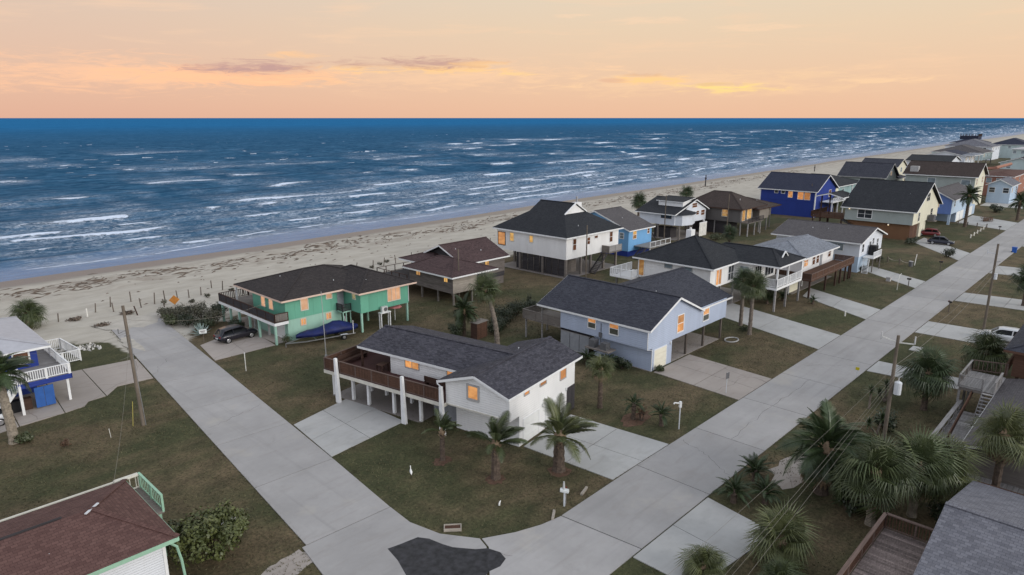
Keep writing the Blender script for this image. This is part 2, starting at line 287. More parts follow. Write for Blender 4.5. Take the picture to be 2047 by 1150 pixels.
def solo(name, mb, mat, label, cat, loc=(0, 0, 0), group=None, kind=None): return tag(link(name, mb.mesh(name, mat), None, loc), label, cat, group, kind)
def tree_copy(o, parent=None):
    c = o.copy(); COL.objects.link(c); c.parent = parent
    for k in list(o.children): tree_copy(k, c)
    return c

# ------------------------------------------------------------------ value noise for the terrain and the sea
_rg = np.random.RandomState(3).rand(256, 256)
def vn(x, y):
    xi = np.floor(x).astype(int); yi = np.floor(y).astype(int); fx = x - xi; fy = y - yi
    fx = fx * fx * (3 - 2 * fx); fy = fy * fy * (3 - 2 * fy)
    a = _rg[xi % 256, yi % 256]; b = _rg[(xi + 1) % 256, yi % 256]; c = _rg[xi % 256, (yi + 1) % 256]; d = _rg[(xi + 1) % 256, (yi + 1) % 256]
    return a + (b - a) * fx + (c - a) * fy + (a - b - c + d) * fx * fy
def fbm(x, y, o=4):
    t = 0; a = .5
    for i in range(o): t = t + a * vn(x * 2 ** i + 17 * i, y * 2 ** i + 31 * i); a *= .5
    return t
def shore(x): return 133.5 + .046 * np.maximum(0, x - 60) + 1.6 * (vn(x / 31 + 3, x * 0 + 1.5) - .5)
def sst(x, a, b):
    t = np.clip((x - a) / (b - a), 0, 1); return t * t * (3 - 2 * t)
def gridobj(name, xs, ys, fz, mat, attrs=None):
    X, Y = np.meshgrid(np.array(xs, float), np.array(ys, float)); res = fz(X, Y); Z = res[0] if isinstance(res, tuple) else res
    ny, nx = X.shape; me = bpy.data.meshes.new(name); me.vertices.add(nx * ny); me.vertices.foreach_set('co', np.stack([X, Y, Z], -1).ravel())
    i = np.arange(ny - 1)[:, None] * nx + np.arange(nx - 1)[None, :]; q = np.stack([i, i + 1, i + nx + 1, i + nx], -1).reshape(-1, 4); n = len(q)
    me.loops.add(n * 4); me.loops.foreach_set('vertex_index', q.ravel()); me.polygons.add(n); me.polygons.foreach_set('loop_start', np.arange(n) * 4); me.polygons.foreach_set('loop_total', np.full(n, 4)); me.polygons.foreach_set('use_smooth', np.ones(n, bool))
    if isinstance(res, tuple):
        for k, A in res[1].items():
            at = me.attributes.new(k, 'FLOAT', 'POINT'); at.data.foreach_set('value', A.ravel().astype(np.float32))
    me.update(calc_edges=True); me.validate(); me.materials.append(MATS[mat]); return link(name, me)

# ground: grass by the houses, sand towards the sea
m, b = newmat('ground_mat'); p = coords('pos'); s3 = N('ShaderNodeSeparateXYZ'); L(p, s3.inputs[0]); X_, Y_ = s3.outputs[0], s3.outputs[1]
nA = nse(p, .09, 5, .6); nB = nse(p, .55, 6, .65); nC = nse(p, 5.0, 5, .7); nD = nse(scaled(p, .5, 1.2, 1), .16, 5, .6, .4)
green = mixc(rmp(nB, .3, .7), (.031, .038, .017), (.074, .078, .037)); dry = mixc(rmp(nB, .3, .72), (.070, .054, .033), (.170, .130, .080))
grass = mixc(sstep(mth('ADD', mth('MULTIPLY', nA, .6), mth('MULTIPLY', nD, .5)), .46, .64), green, dry)
nG = nse(p, 1.7, 6, .75); grass = mixc(mth('MULTIPLY', rmp(nC, .42, .68), .75), grass, (.017, .018, .009)); grass = mixc(mth('MULTIPLY', sstep(nse(p, 3.6, 4, .7), .52, .70), .5), grass, (.105, .100, .052)); grass = mixc(mth('MULTIPLY', sstep(nG, .54, .70), .55), grass, (.125, .105, .058)); grass = mixc(mth('MULTIPLY', sstep(nse(p, 14, 3, .7), .55, .75), .35), grass, (.11, .10, .055)); grass = mixc(mth('MULTIPLY', sstep(nse(p, .33, 5, .7), .66, .74), .55), grass, (.12, .085, .06))
sand = mixc(rmp(nse(scaled(p, .35, 1, 1), .5, 6, .65), .3, .7), (.375, .34, .285), (.51, .475, .41)); sand = mixc(mth('MULTIPLY', sstep(nse(scaled(p, .3, 2.2, 1), 1.0, 5, .7), .54, .72), .35), sand, (.27, .245, .21))
sh = mth('ADD', 133.5, mth('MULTIPLY', mth('MAXIMUM', mth('SUBTRACT', X_, 60), 0), .046)); sd_ = mth('SUBTRACT', sh, Y_)
nW = nse(scaled(p, .45, 1, 1), .35, 6, .7, .5)
band = mth('MULTIPLY', sstep(sd_, 7, 12), mth('SUBTRACT', 1, sstep(sd_, 17, 24)))
sand = mixc(mth('MULTIPLY', mth('MULTIPLY', band, sstep(nW, .42, .66)), .55), sand, (.20, .155, .125))
wet = mth('SUBTRACT', 1, sstep(mth('ADD', sd_, mth('MULTIPLY', mth('SUBTRACT', nW, .5), 5)), 6.0, 9.5))
sand = mixc(wet, sand, (.175, .150, .135))
yb = mth('ADD', 78, mth('MULTIPLY', sstep(X_, 27, 34), 7.0))
yb = mth('ADD', yb, mth('MULTIPLY', sstep(X_, 36, 120), 3.0))
fs = sstep(mth('ADD', mth('SUBTRACT', Y_, yb), mth('MULTIPLY', mth('SUBTRACT', nse(p, .3, 5, .65), .5), 14)), -1.2, 1.2)
gx = mth('MULTIPLY', mth('SUBTRACT', 1, sstep(mth('ADD', mth('POWER', mth('DIVIDE', mth('SUBTRACT', X_, 18.5), 4.0), 2), mth('ADD', mth('POWER', mth('DIVIDE', mth('SUBTRACT', Y_, 81.5), 6.5), 2), mth('MULTIPLY', mth('SUBTRACT', nse(p, .5, 4), .5), 1.5))), .75, 1.1)), 1)
fs = mth('MULTIPLY', fs, mth('SUBTRACT', 1, gx))
grass = mixc(1.0, grass, (1.2, 1.16, 1.1), 'MULTIPLY'); L(mixc(fs, grass, sand), b.inputs['Base Color']); L(rmp(mth('MULTIPLY', wet, fs), 0, 1, .95, .38), b.inputs['Roughness']); b.inputs['Specular IOR Level'].default_value = .25
bump(b, mth('ADD', mth('MULTIPLY', nC, .5), mth('MULTIPLY', nW, .5)), .7, .12)
xs = [-6000, -1500, -300] + list(np.arange(-80, 220, 1.1)) + list(np.arange(222, 700, 5)) + [760, 900, 1200, 2000, 5000, 20000]
ys = [-8000, -2000, -300, -60, -20, 0, 20, 40, 60, 72] + list(np.arange(78, 140, .75)) + [143, 150, 165, 200, 300, 600]
def gz(X, Y):
    d = sst(Y, 86, 96) * (1 - sst(Y, 118, 128)) * sst(X, -70, -40) * (1 - sst(X, 500, 700))
    z = d * ((fbm(X / 6, Y / 3.2) - .48) * .55 + (vn(X / 1.7, Y / 1.1) - .5) * .16)
    wr = sst(Y, shore(X) - 24, shore(X) - 18) * (1 - sst(Y, shore(X) - 12, shore(X) - 7)); z = z + wr * (fbm(X / 3.5 + 9, Y / 2.2, 3) - .3) * .7 * (X > -70) * (X < 600)
    sd = shore(X) - Y; return z - np.where(sd < 22, np.minimum(4, (22 - sd) ** 2 * .0009), 0) - .02 * sst(Y, 80, 90)
tag(gridobj('ground', xs, ys, gz, 'ground_mat'), kind='structure')

# the sea: swell, breakers and foam
m, b = newmat('sea_mat'); p = coords('pos'); s3 = N('ShaderNodeSeparateXYZ'); L(p, s3.inputs[0])
at = N('ShaderNodeAttribute', attribute_name='foam'); at2 = N('ShaderNodeAttribute', attribute_name='shallow')
n1 = nse(scaled(p, .42, 1, 1), 1.0, 8, .78, 1.2); n2 = nse(scaled(p, .25, 1.1, 1), .16, 5, .6); n3 = nse(scaled(p, .35, 1, 1), .55, 6, .7, .3)
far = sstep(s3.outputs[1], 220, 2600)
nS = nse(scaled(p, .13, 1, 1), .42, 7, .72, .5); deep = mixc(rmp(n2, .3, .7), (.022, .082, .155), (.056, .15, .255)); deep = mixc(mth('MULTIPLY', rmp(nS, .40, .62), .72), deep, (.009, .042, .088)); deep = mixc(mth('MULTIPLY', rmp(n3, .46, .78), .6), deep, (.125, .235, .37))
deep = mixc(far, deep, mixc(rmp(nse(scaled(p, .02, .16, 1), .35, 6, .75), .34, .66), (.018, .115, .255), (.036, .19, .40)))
shal_sheen = mixc(rmp(n3, .3, .7), (.11, .19, .34), (.19, .28, .44))  # paler blue: sky reflection on the thin shore water, put into the colour
base = mixc(at2.outputs['Fac'], deep, shal_sheen)
at3 = N('ShaderNodeAttribute', attribute_name='lace'); nL = N('ShaderNodeTexVoronoi', feature='DISTANCE_TO_EDGE'); nL.inputs['Scale'].default_value = .75; wv = N('ShaderNodeVectorMath', operation='ADD'); L(scaled(p, .45, 1, 1), wv.inputs[0]); nn = N('ShaderNodeTexNoise'); nn.inputs['Scale'].default_value = .9; nn.inputs['Detail'].default_value = 4; L(p, nn.inputs['Vector']); sc_ = N('ShaderNodeVectorMath', operation='SCALE'); L(nn.outputs[1], sc_.inputs[0]); sc_.inputs['Scale'].default_value = 2.2; L(sc_.outputs[0], wv.inputs[1]); L(wv.outputs[0], nL.inputs['Vector'])
lc = mth('MULTIPLY', mth('MULTIPLY', at3.outputs['Fac'], mth('ADD', .35, mth('MULTIPLY', mth('SUBTRACT', 1, sstep(nL.outputs[0], .0, .30)), .75))), sstep(n1, .36, .62))
ff = mth('MAXIMUM', sstep(mth('ADD', at.outputs['Fac'], mth('MULTIPLY', mth('SUBTRACT', n1, .5), 1.9)), .40, .74), mth('MULTIPLY', lc, .82))
L(mixc(ff, base, (.66, .74, .86)), b.inputs['Base Color']); L(rmp(ff, 0, 1, .34, .8), b.inputs['Roughness']); L(mth('MULTIPLY', at2.outputs['Fac'], .18), b.inputs['Specular IOR Level'])
bump(b, mth('ADD', mth('MULTIPLY', n3, 1.0), mth('MULTIPLY', ff, .3)), 1.0, .8)
def seaz(X, Y):
    s = Y - shore(X); z = np.zeros_like(X); foam = np.zeros_like(X); lace = np.zeros_like(X); dep = sst(s, 0, 60)
    lod = 1 - .75 * sst(s, 400, 1500)
    for i, (wl, am, an) in enumerate(((26, .26, .06), (17, .18, -.16), (11, .14, .22), (7, .09, -.34), (4.6, .06, .1), (38, .2, .02))):
        ph = (Y * math.cos(an) + X * math.sin(an)) / wl * 2 * PI + 7 * fbm(X / 55 + i * 7, Y / 38, 2); w = np.sin(ph); z += am * (1 - 2 * np.abs(np.sin(ph / 2)) + .3 * w) * (.15 + .85 * dep) * (.5 + vn(X / 60 + i, Y / 40)) * (1 if wl > 9 else lod)
    rows = [(7, .14, .45, .95)]; sk = 14.0
    while sk < 420: rows.append((sk, min(1.15, .45 + sk * .012), min(2.7, .60 + sk * .013), max(.33, 1.08 - sk * .0062))); sk += 8.5 + sk * .10
    for k, (sk, A, wb, cov) in enumerate(rows):
        s0 = sk + (4 + sk * .07) * (fbm(X / (34 + sk * .25) + 11 * k, X * 0 + k, 3) - .47) * 2.2 + .5 * (vn(X / 3.1 + k, X * 0 + 7) - .5)
        d = s - s0; Ls = 17 + sk * .13
        env = sst(fbm(X / Ls + 5.3 * k, X * 0 + 3.1 * k, 3), .64 - cov * .42, .74 - cov * .36); bro = sst(vn(X / (Ls * .30) + 2 * k, X * 0 + k * 1.7), .22, .55)
        act = sst(vn(X / 70 + k * 3.7, X * 0 + 9 + k), .2, .6)
        z += A * (.30 + .70 * act) * np.where(d < 0, np.exp(-(d / (wb * 1.5)) ** 2), np.exp(-(d / (wb * 4.2)) ** 2))
        foam += env * bro * 1.05 * np.where(d < 0, np.exp(-(d / (wb * 1.3)) ** 2), np.exp(-(d / (wb * .7)) ** 2))
        tr = fbm(X / 8 + k, s / 2.4 + 5 * k, 3); lace += env * np.where(d > 0, np.exp(-d / (7 + sk * .06)), np.exp(d / (1.2 + sk * .012))) * np.clip(tr * 2.8 - .35, 0, 1.25)
    wcn = fbm(X / 13 + 40, Y / 3.0, 3); dens = vn(X / 160 + 3, Y / 70 + 9); foam += sst(wcn + .12 * dens, .735, .81) * sst(s, 120, 190) * (1 - sst(s, 600, 1000)) * .8
    lace += .42 * sst(s, 6, 14) * (1 - sst(s, 40, 120)) * np.clip(fbm(X / 16 + 3, s / 3.6, 3) * 3.2 - 1.15, 0, 1)
    edge = np.exp(-((s - .8 - 1.2 * vn(X / 9, X * 0)) / .4) ** 2) * .5 * sst(vn(X / 14 + 4, X * 0 + 2), .3, .6); foam += edge
    fade = np.where(s < 4.5, np.clip(.25 + s * .15, .15, 1), 1); foam = np.clip(foam * fade, 0, 1); lace = np.clip(lace * fade, 0, 1)
    z = z * sst(s, 2, 14) - .40 + .02
    return z, {'foam': foam, 'lace': lace, 'shallow': (1 - sst(s, 6, 15)) * .9}
def prog(a, b, d0, g):
    o = [a]
    while o[-1] < b: o.append(o[-1] + d0); d0 *= g
    return o
ysea = prog(129.5, 60000, .42, 1.0068); ysea = [y for y in ysea if y < 2600] + [3000, 4000, 6000, 10000, 20000, 60000, 120000]
xsea = [-120000, -20000, -4000, -1500] + [-x for x in reversed(prog(2, 900, .9, 1.013))] + prog(0, 3200, .62, 1.0052) + [4500, 7000, 15000, 40000, 150000]
tag(gridobj('sea', xsea, ysea, seaz, 'sea_mat'), kind='structure')

# ------------------------------------------------------------------ concrete road slabs, driveways
SLABS = []
def slab(name, pts, mat, parent, top=.06, gap=.035):
    SLABS.append(([tuple(p[:2]) for p in pts], min(p[0] for p in pts), max(p[0] for p in pts), min(p[1] for p in pts), max(p[1] for p in pts)))
    c = sum((Vector((p[0], p[1], 0)) for p in pts), Vector()) / len(pts); q = []
    for p in pts:
        v = Vector((p[0], p[1], 0)) - c; q.append(c + v * (1 - gap / max(v.length, .1)))
    mb = MB().extr([(p.x, p.y, top) for p in q][::-1], (0, 0, -top - .12)); return part(name, mb, mat, parent)
def XL(y): return 17.36 + (y - 31.78) * .110
def XR(y): return 24.64 + (y - 42.5) * .1056
rl = tag(bpy.data.objects.new('beach_access_road', None), kind='structure'); COL.objects.link(rl)
ylist = [33.9, 42.4, 50.6, 59.0, 67.4, 75.5, 83.2, 91.2]
for a, c in zip(ylist, ylist[1:]):
    ra = XR(a) if a > 36 else 23.62
    slab('slab', [(XL(a), a), (ra, a - .25), (XR(c), c - .25), (XL(c), c)], 'concrete_road', rl)
rm = tag(bpy.data.objects.new('main_road', None), kind='structure'); COL.objects.link(rm)
cv = [(23.62, 33.65), (23.44, 31.31), (23.95, 28.98), (25.3, 26.82), (27.27, 25.73), (29.0, 25.1), (30.6, 24.8)]
slab('slab', [(17.3, 33.9)] + cv[:4] + [(25.0, 25.9), (19.5, 20.2), (17.0, 26), (16.8, 30.8)], 'concrete_main', rm)
slab('slab', [(25.06, 25.86), (25.36, 26.76)] + cv[4:] + [(31.2, 19.1), (28, 19.08), (22, 17.5), (19.6, 20.1)], 'concrete_main', rm)
xr = [31.0, 39.6, 48.3, 57.0, 65.6, 74.3, 83, 91.8, 100.5, 109, 118, 127, 136, 150, 165, 180, 200, 225, 255, 300, 360, 450, 600, 900]
for a, c in zip(xr, xr[1:]): slab('slab', [(a if a > 32 else 31.22, 19.1), (c, 19.1), (c, 25.0), (a if a > 32 else 30.63, 24.82 if a < 32 else 25.0)], 'concrete_main', rm, gap=.035)
solo('asphalt_patch', MB().extr([G(*q, .068) for q in ((775, 1097), (800, 1088), (835, 1074), (858, 1077), (885, 1088), (905, 1094), (950, 1098), (975, 1096), (1000, 1104), (1011, 1117), (1000, 1132), (978, 1142), (960, 1165), (870, 1185), (812, 1150), (795, 1120))][::-1], (0, 0, -.02)), 'asphalt_patch', 'black asphalt patch on the concrete road bend', 'road patch', kind='structure')
def drive(name, quads, mat='concrete_drive'):
    r = tag(bpy.data.objects.new(name, None), kind='structure'); COL.objects.link(r)
    for q in quads: slab('slab', q, mat, r, .05)
    return r
def lerp(a, b, t): return (a[0] + (b[0] - a[0]) * t, a[1] + (b[1] - a[1]) * t)
def grid2(a, b, c, d, nu, nv):
    o = []
    for i in range(nu):
        for j in range(nv):
            f = lambda u, v: lerp(lerp(a, b, u), lerp(d, c, u), v)
            o.append([f(i / nu, j / nv), f((i + 1) / nu, j / nv), f((i + 1) / nu, (j + 1) / nv), f(i / nu, (j + 1) / nv)])
    return o
drive('driveway', grid2((24.7, 42.5), (32.4, 43.5), (32.1, 51.3), (25.55, 49.7), 2, 2))
drive('driveway', grid2((36.65, 25.04), (44.2, 25.04), (43.2, 34.2), (36.0, 33.1), 2, 2))
drive('driveway', grid2((56.2, 25.04), (63.4, 25.04), (64.2, 34.6), (56.9, 34.5), 2, 2), 'concrete_stained')
drive('driveway', grid2((27.75, 70.0), (34.7, 70.1), (35.4, 79), (28.75, 76.2), 2, 1), 'concrete_stained')
drive('driveway', grid2((75.6, 25.04), (82.6, 25.04), (87.5, 41.5), (81.0, 41.5), 1, 2))
drive('driveway', grid2((91.7, 25.04), (97.9, 25.04), (103.6, 36.5), (98.0, 35.5), 1, 2))
drive('driveway', grid2((114.5, 25.04), (120.5, 25.04), (127, 35), (122.5, 35), 1, 2))
drive('driveway', grid2((143, 25.04), (152.5, 25.04), (166, 36), (158, 36), 1, 2))
drive('driveway', grid2((190, 25.04), (206, 25.04), (214, 36), (196, 36), 2, 1)); drive('driveway', grid2((240, 25.04), (262, 25.04), (262, 39), (240, 39), 2, 1))
drive('driveway', grid2((30.2, 15.0), (38.3, 14.0), (39.2, 19.05), (30.2, 19.05), 2, 1))
drive('driveway', grid2((73.0, 11), (76.4, 11), (76.2, 19.05), (72.2, 19.05), 1, 2)); drive('driveway', grid2((90.4, 3), (97.2, 3), (96.3, 19.05), (90, 19.05), 1, 3)); drive('driveway', grid2((111.5, 2), (118.7, 2), (116.5, 19.05), (110.2, 19.05), 1, 3)); drive('driveway', grid2((137, 2), (145, 2), (142.5, 19.05), (134.6, 19.05), 1, 3)); drive('driveway', grid2((171, 2), (181, 2), (177, 19.05), (168, 19.05), 1, 2))
drive('driveway', [[(2, 64.2), (9.6, 65.9), (10.2, 77.3), (2, 77.5)], [(9.65, 65.9), (13, 66.3), (13.8, 77.4), (10.25, 77.3)], [(13.05, 66.3), (14.6, 66.6), (15.2, 67.6), (16.7, 67.8), (17.2, 77.2), (13.85, 77.4)], [(16.75, 67.8), (18.2, 69.6), (21.4, 69.4), (22.2, 76.6), (17.25, 77.2)]], 'concrete_stained')

def onslab(x, y, m=.0):
    for pts, a, b_, c, d in SLABS:
        if a < x < b_ and c < y < d:
            ins = False; j = len(pts) - 1
            for i in range(len(pts)):
                (xi, yi), (xj, yj) = pts[i], pts[j]
                if (yi > y) != (yj > y) and x < (xj - xi) * (y - yi) / (yj - yi) + xi: ins = not ins
                j = i
            if ins: return True
    return False
# tar-filled cracks in the concrete
rnd.seed(9)
def crack(par, a, b_, n=14, w=.035, j=.22):
    a, b_ = Vector((*a, 0)), Vector((*b_, 0)); d = (b_ - a).normalized(); q = Vector((-d.y, d.x, 0)); mb = MB(); pts = []; o = 0
    for i in range(n + 1): o = o * .7 + rnd.uniform(-j, j); pts.append(a.lerp(b_, i / n) + q * (o if 0 < i < n else 0))
    for p_, r_ in zip(pts, pts[1:]): k = q * w * rnd.uniform(.25, .7); mb.poly((*(p_ - k)[:2], .0645), (*(r_ - k)[:2], .0645), (*(r_ + k)[:2], .0645), (*(p_ + k)[:2], .0645))
    part('crack', mb, 'joint_tar', par)
for a, b_ in (((20.4, 54.2), (25.6, 55.6)), ((21.6, 70.4), (24.4, 74.2)), ((22.0, 28.8), (25.4, 24.2))): crack(rl, a, b_, w=.02)
for a, b_ in (((43.0, 19.4), (45.6, 24.6)), ((69.5, 24.6), (73.2, 20.0)), ((48.4, 21.9), (66.0, 22.2))): crack(rm, a, b_, 18, w=.02)

# ------------------------------------------------------------------ house kit
class House:
    def __init__(s, name, label, ox, oy, deg=0, local=False, cat='house'):
        s.o = thing(name, label, cat, (ox, oy, 0), math.radians(deg)); s.d = Vector((0, 0, 0)) if local else Vector((ox, oy, 0)); s.pk = {}
    def part(s, name, mb, mat, parent=None):
        mb.v = [(x - s.d.x, y - s.d.y, z) for x, y, z in mb.v]; return part(name, mb, mat, parent or s.o)
    def put(s, name, me, x, y, z, parent, rz=0): return link(name, me, parent or s.o, (x - s.d.x, y - s.d.y, z), rz)
    def box(s, name, mat, x0, x1, y0, y1, z0, z1, parent=None): return s.part(name, MB().box(x0, x1, y0, y1, z0, z1), mat, parent)
    def walls(s, mat, *boxes, tri=(), name='wall'):
        mb = MB()
        for b_ in boxes: mb.box(*b_)
        for ax, c, a0, a1, z0, ap, zp, th in tri:      # gable triangle on plane ax=c
            pts = [(c, a0, z0), (c, a1, z0), (c, ap, zp)] if ax == 'x' else [(a0, c, z0), (a1, c, z0), (ap, c, zp)]
            mb.extr(pts, (th, 0, 0) if ax == 'x' else (0, th, 0))
        return s.part(name, mb, mat)
    def finish_roof(s, tops, eaves, ridges, mat, fm, th, fh):
        mb = MB()
        for t in tops:
            mb.extr(t, (0, 0, -th))
        r = s.part('roof', mb, mat)
        f = MB()
        for p, q in eaves:
            p, q = Vector(p), Vector(q); d = (q - p); n = Vector((d.y, -d.x, 0)).normalized() * .014
            f.beam(p + n - Vector((0, 0, fh / 2 + .022)), q + n - Vector((0, 0, fh / 2 + .022)), .028, fh)
        if eaves: s.part('fascia', f, fm, r)
        c = MB()
        for p, q in ridges: c.beam(Vector(p) + Vector((0, 0, .02)), Vector(q) + Vector((0, 0, .02)), .28, .05)
        if ridges: s.part('ridge_cap', c, mat, r)
        return r
    def gable(s, x0, x1, y0, y1, ze, zr, axis, mat, fm='trim_white', at=None, th=.14, fh=.2, ze2=None):
        ze2 = ze if ze2 is None else ze2
        if axis == 'y':
            r = at if at is not None else (x0 + x1) / 2; A, B, C, D = (x0, y0, ze), (x0, y1, ze), (x1, y1, ze2), (x1, y0, ze2); R0, R1 = (r, y0, zr), (r, y1, zr)
            tops = [[A, R0, R1, B], [D, C, R1, R0]]; ev = [(B, A), (A, R0), (R0, D), (D, C), (C, R1), (R1, B)]
        else:
            r = at if at is not None else (y0 + y1) / 2; A, B, C, D = (x0, y0, ze), (x1, y0, ze), (x1, y1, ze2), (x0, y1, ze2); R0, R1 = (x0, r, zr), (x1, r, zr)
            tops = [[A, B, R1, R0], [C, D, R0, R1]]; ev = [(A, B), (B, R1), (R1, C), (C, D), (D, R0), (R0, A)]
        return s.finish_roof(tops, ev, [(R0, R1)], mat, fm, th, fh)
    def hip(s, x0, x1, y0, y1, ze, zr, r0, r1, mat, fm='trim_white', th=.14, fh=.2):
        A, B, C, D = (x0, y0, ze), (x1, y0, ze), (x1, y1, ze), (x0, y1, ze); R0, R1 = (*r0, zr), (*r1, zr)
        if abs(r1[0] - r0[0]) > abs(r1[1] - r0[1]): tops = [[A, B, R1, R0], [B, C, R1], [C, D, R0, R1], [D, A, R0]]; rd = [(R0, R1), (A, R0), (D, R0), (B, R1), (C, R1)]
        elif r0 == r1: tops = [[A, B, R0], [B, C, R0], [C, D, R0], [D, A, R0]]; rd = [(A, R0), (B, R0), (C, R0), (D, R0)]
        else: tops = [[A, B, R0], [B, C, R1, R0], [C, D, R1], [D, A, R0, R1]]; rd = [(R0, R1), (A, R0), (B, R0), (C, R1), (D, R1)]
        return s.finish_roof(tops, [(A, B), (B, C), (C, D), (D, A)], rd, mat, fm, th, fh)
    def win(s, face, c, a0, a1, z0, z1, pane='pane_orange', frame='trim_white', split='h', t=.09, n=1, sgn=-1, parent=None, low=None):
        f = MB(); e = .06 * sgn; g = .02 * sgn
        def bx(mb, p0, p1, q0, q1, d0, d1):
            d0, d1 = sorted((c + d0, c + d1))
            mb.box(d0, d1, p0, p1, q0, q1) if face == 'x' else mb.box(p0, p1, d0, d1, q0, q1)
        bx(f, a0 - t, a0, z0 - t, z1 + t, .0, e); bx(f, a1, a1 + t, z0 - t, z1 + t, .0, e); bx(f, a0, a1, z1, z1 + t, .0, e); bx(f, a0 - t * .4, a1 + t * .4, z0 - t * 1.1, z0, .0, e * 1.5)
        cells = []
        for i in range(n):
            p0 = a0 + (a1 - a0) * i / n; p1 = a0 + (a1 - a0) * (i + 1) / n
            if i: bx(f, p0 - t * .35, p0 + t * .35, z0, z1, .0, e * .9)
            zz = [z0, z1]
            if split == 'h': zz = [z0, (z0 + z1) / 2, z1]; bx(f, p0, p1, zz[1] - .03, zz[1] + .03, .0, e * .8)
            for u, w in zip(zz, zz[1:]): cells.append((p0, p1, u, w))
        w = s.part('window', f, frame, parent)
        for p0, p1, u, v in cells:
            m_ = MB(); bx(m_, p0 + .005, p1 - .005, u + .005, v - .005, .0, g); s.part('pane', m_, low if low and u == z0 else pane, w)
        return w
    def garage(s, face, c, a0, a1, z0, z1, mat='door_white', frame='trim_white', n=4, sgn=-1):
        f = MB(); t = .11; e = .05 * sgn
        def bx(mb, p0, p1, q0, q1, d0, d1):
            d0, d1 = sorted((c + d0, c + d1)); mb.box(d0, d1, p0, p1, q0, q1) if face == 'x' else mb.box(p0, p1, d0, d1, q0, q1)
        bx(f, a0 - t, a0, z0, z1 + t, 0, e); bx(f, a1, a1 + t, z0, z1 + t, 0, e); bx(f, a0, a1, z1, z1 + t, 0, e)
        w = s.part('garage_door', f, frame)
        for i in range(n):
            h = (z1 - z0) / n; m_ = MB(); bx(m_, a0, a1, z0 + i * h + .008, z0 + (i + 1) * h - .008, 0, .03 * sgn); s.part('panel', m_, mat, w)
        return w
    def posts(s, mat, z1, w, *xy, z0=0, name='post'):
        key = (mat, z0, z1, w)
        if key not in s.pk: s.pk[key] = MB().box(-w / 2, w / 2, -w / 2, w / 2, z0, z1).mesh(name, mat)
        for x, y in xy: s.put(name, s.pk[key], x, y, 0, None)
    def rail(s, p, q, z0, z1, mat, pitch=.16, pw=.1, cap=None, bay=1.9, joined=False, top=(.14, .05), pk=None, pt=.03, parent=None, post=.1, zz=None):
        # zz: (z at p, z at q) offsets for sloping rails
        p, q = Vector((*p, 0)), Vector((*q, 0)); Ld = (q - p).length; d = (q - p) / Ld; za, zb = zz or (0, 0); sl = lambda t: za + (zb - za) * t
        mb = MB(); mb.beam(p + Vector((0, 0, z1 + za)), q + Vector((0, 0, z1 + zb)), *top); mb.beam(p + Vector((0, 0, z0 + .1 + za)), q + Vector((0, 0, z0 + .1 + zb)), .06, .07)
        nb = max(1, round(Ld / bay))
        for i in range(nb + 1): c = p + d * (Ld * i / nb); mb.box(c.x - post / 2, c.x + post / 2, c.y - post / 2, c.y + post / 2, z0 + sl(i / nb) - .06, z1 + sl(i / nb) + .015)
        r = s.part('railing', mb, cap or mat, parent)
        if not pitch: return r
        n = max(1, int(Ld / pitch)); ang = math.atan2(d.y, d.x); k = ('pk', mat, round(z0, 2), round(z1, 2), pw, pt)
        if joined:
            j = MB()
            for i in range(n):
                t = (i + .5) / n; c = p + d * Ld * t; j.beam((c.x, c.y, z0 + .1 + sl(t)), (c.x, c.y, z1 - .02 + sl(t)), pw, pt, up=(d.y, -d.x, 0))
            o = s.part('pickets', j, pk or mat, r); o['kind'] = 'stuff'
        else:
            if k not in s.pk: s.pk[k] = MB().box(-pw / 2, pw / 2, -pt / 2, pt / 2, z0 + .1, z1 - .02).mesh('picket', pk or mat)
            for i in range(n):
                t = (i + .5) / n; c = p + d * Ld * t; s.put('picket', s.pk[k], c.x, c.y, sl(t), r, ang)
        return r
    def deck(s, mat, x0, x1, y0, y1, z, th=.12, name='deck', rim=None):
        d = s.box(name, mat, x0, x1, y0, y1, z - th, z)
        if rim: s.part('rim_board', MB().box(x0 - .04, x0 - .003, y0 - .04, y1 + .04, z - .34, z - .02).box(x0, x1, y0 - .04, y0 - .003, z - .34, z - .02), rim, d)
        return d
    def stairs(s, p, q, z0, z1, w, mat, side=(0, 1), n=None, parent=None):
        # flight from p (top, z1) to q (bottom, z0)
        p, q = Vector((*p, z1)), Vector((*q, z0)); sv = Vector((*side, 0)).normalized() * w / 2; n = n or max(3, int((z1 - z0) / .2))
        mb = MB()
        for e in (-1, 1): mb.beam(p + sv * e - Vector((0, 0, .15)), q + sv * e - Vector((0, 0, .02)), .06, .26)
        st = s.part('stair', mb, mat, parent)
        for i in range(n):
            c = p + (q - p) * ((i + .6) / n); s.part('tread', MB().beam(c - sv * .96, c + sv * .96, .27, .045), mat, st)
        return st
    def planks(s, face, c, a0, a1, z0, z1, mat, h=.2, th=.03, sgn=-1, parent=None, vert=False):
        n = max(1, round(((a1 - a0) if vert else (z1 - z0)) / h)); 
        for i in range(n):
            j = rnd.uniform(0, .012); lo, hi = sorted((c, c + sgn * (th + j)))
            if vert: w = (a1 - a0) / n; A0, A1, Z0, Z1 = a0 + i * w + .006, a0 + (i + 1) * w - .006, z0, z1
            else: w = (z1 - z0) / n; A0, A1, Z0, Z1 = a0, a1, z0 + i * w + .006, z0 + (i + 1) * w - .006
            (s.box('plank' if not vert else 'panel', mat, lo, hi, A0, A1, Z0, Z1, parent) if face == 'x' else s.box('plank' if not vert else 'panel', mat, A0, A1, lo, hi, Z0, Z1, parent))
    def lamp(s, x, y, z):
        o = s.part('wall_lamp', MB().box(x - .06, x + .06, y - .06, y + .06, z - .08, z + .1), 'trim_white'); s.part('bulb', MB().cyl((x, y - .02, z - .1), (x, y - .02, z - .2), .06, .05), 'porcelain', o)
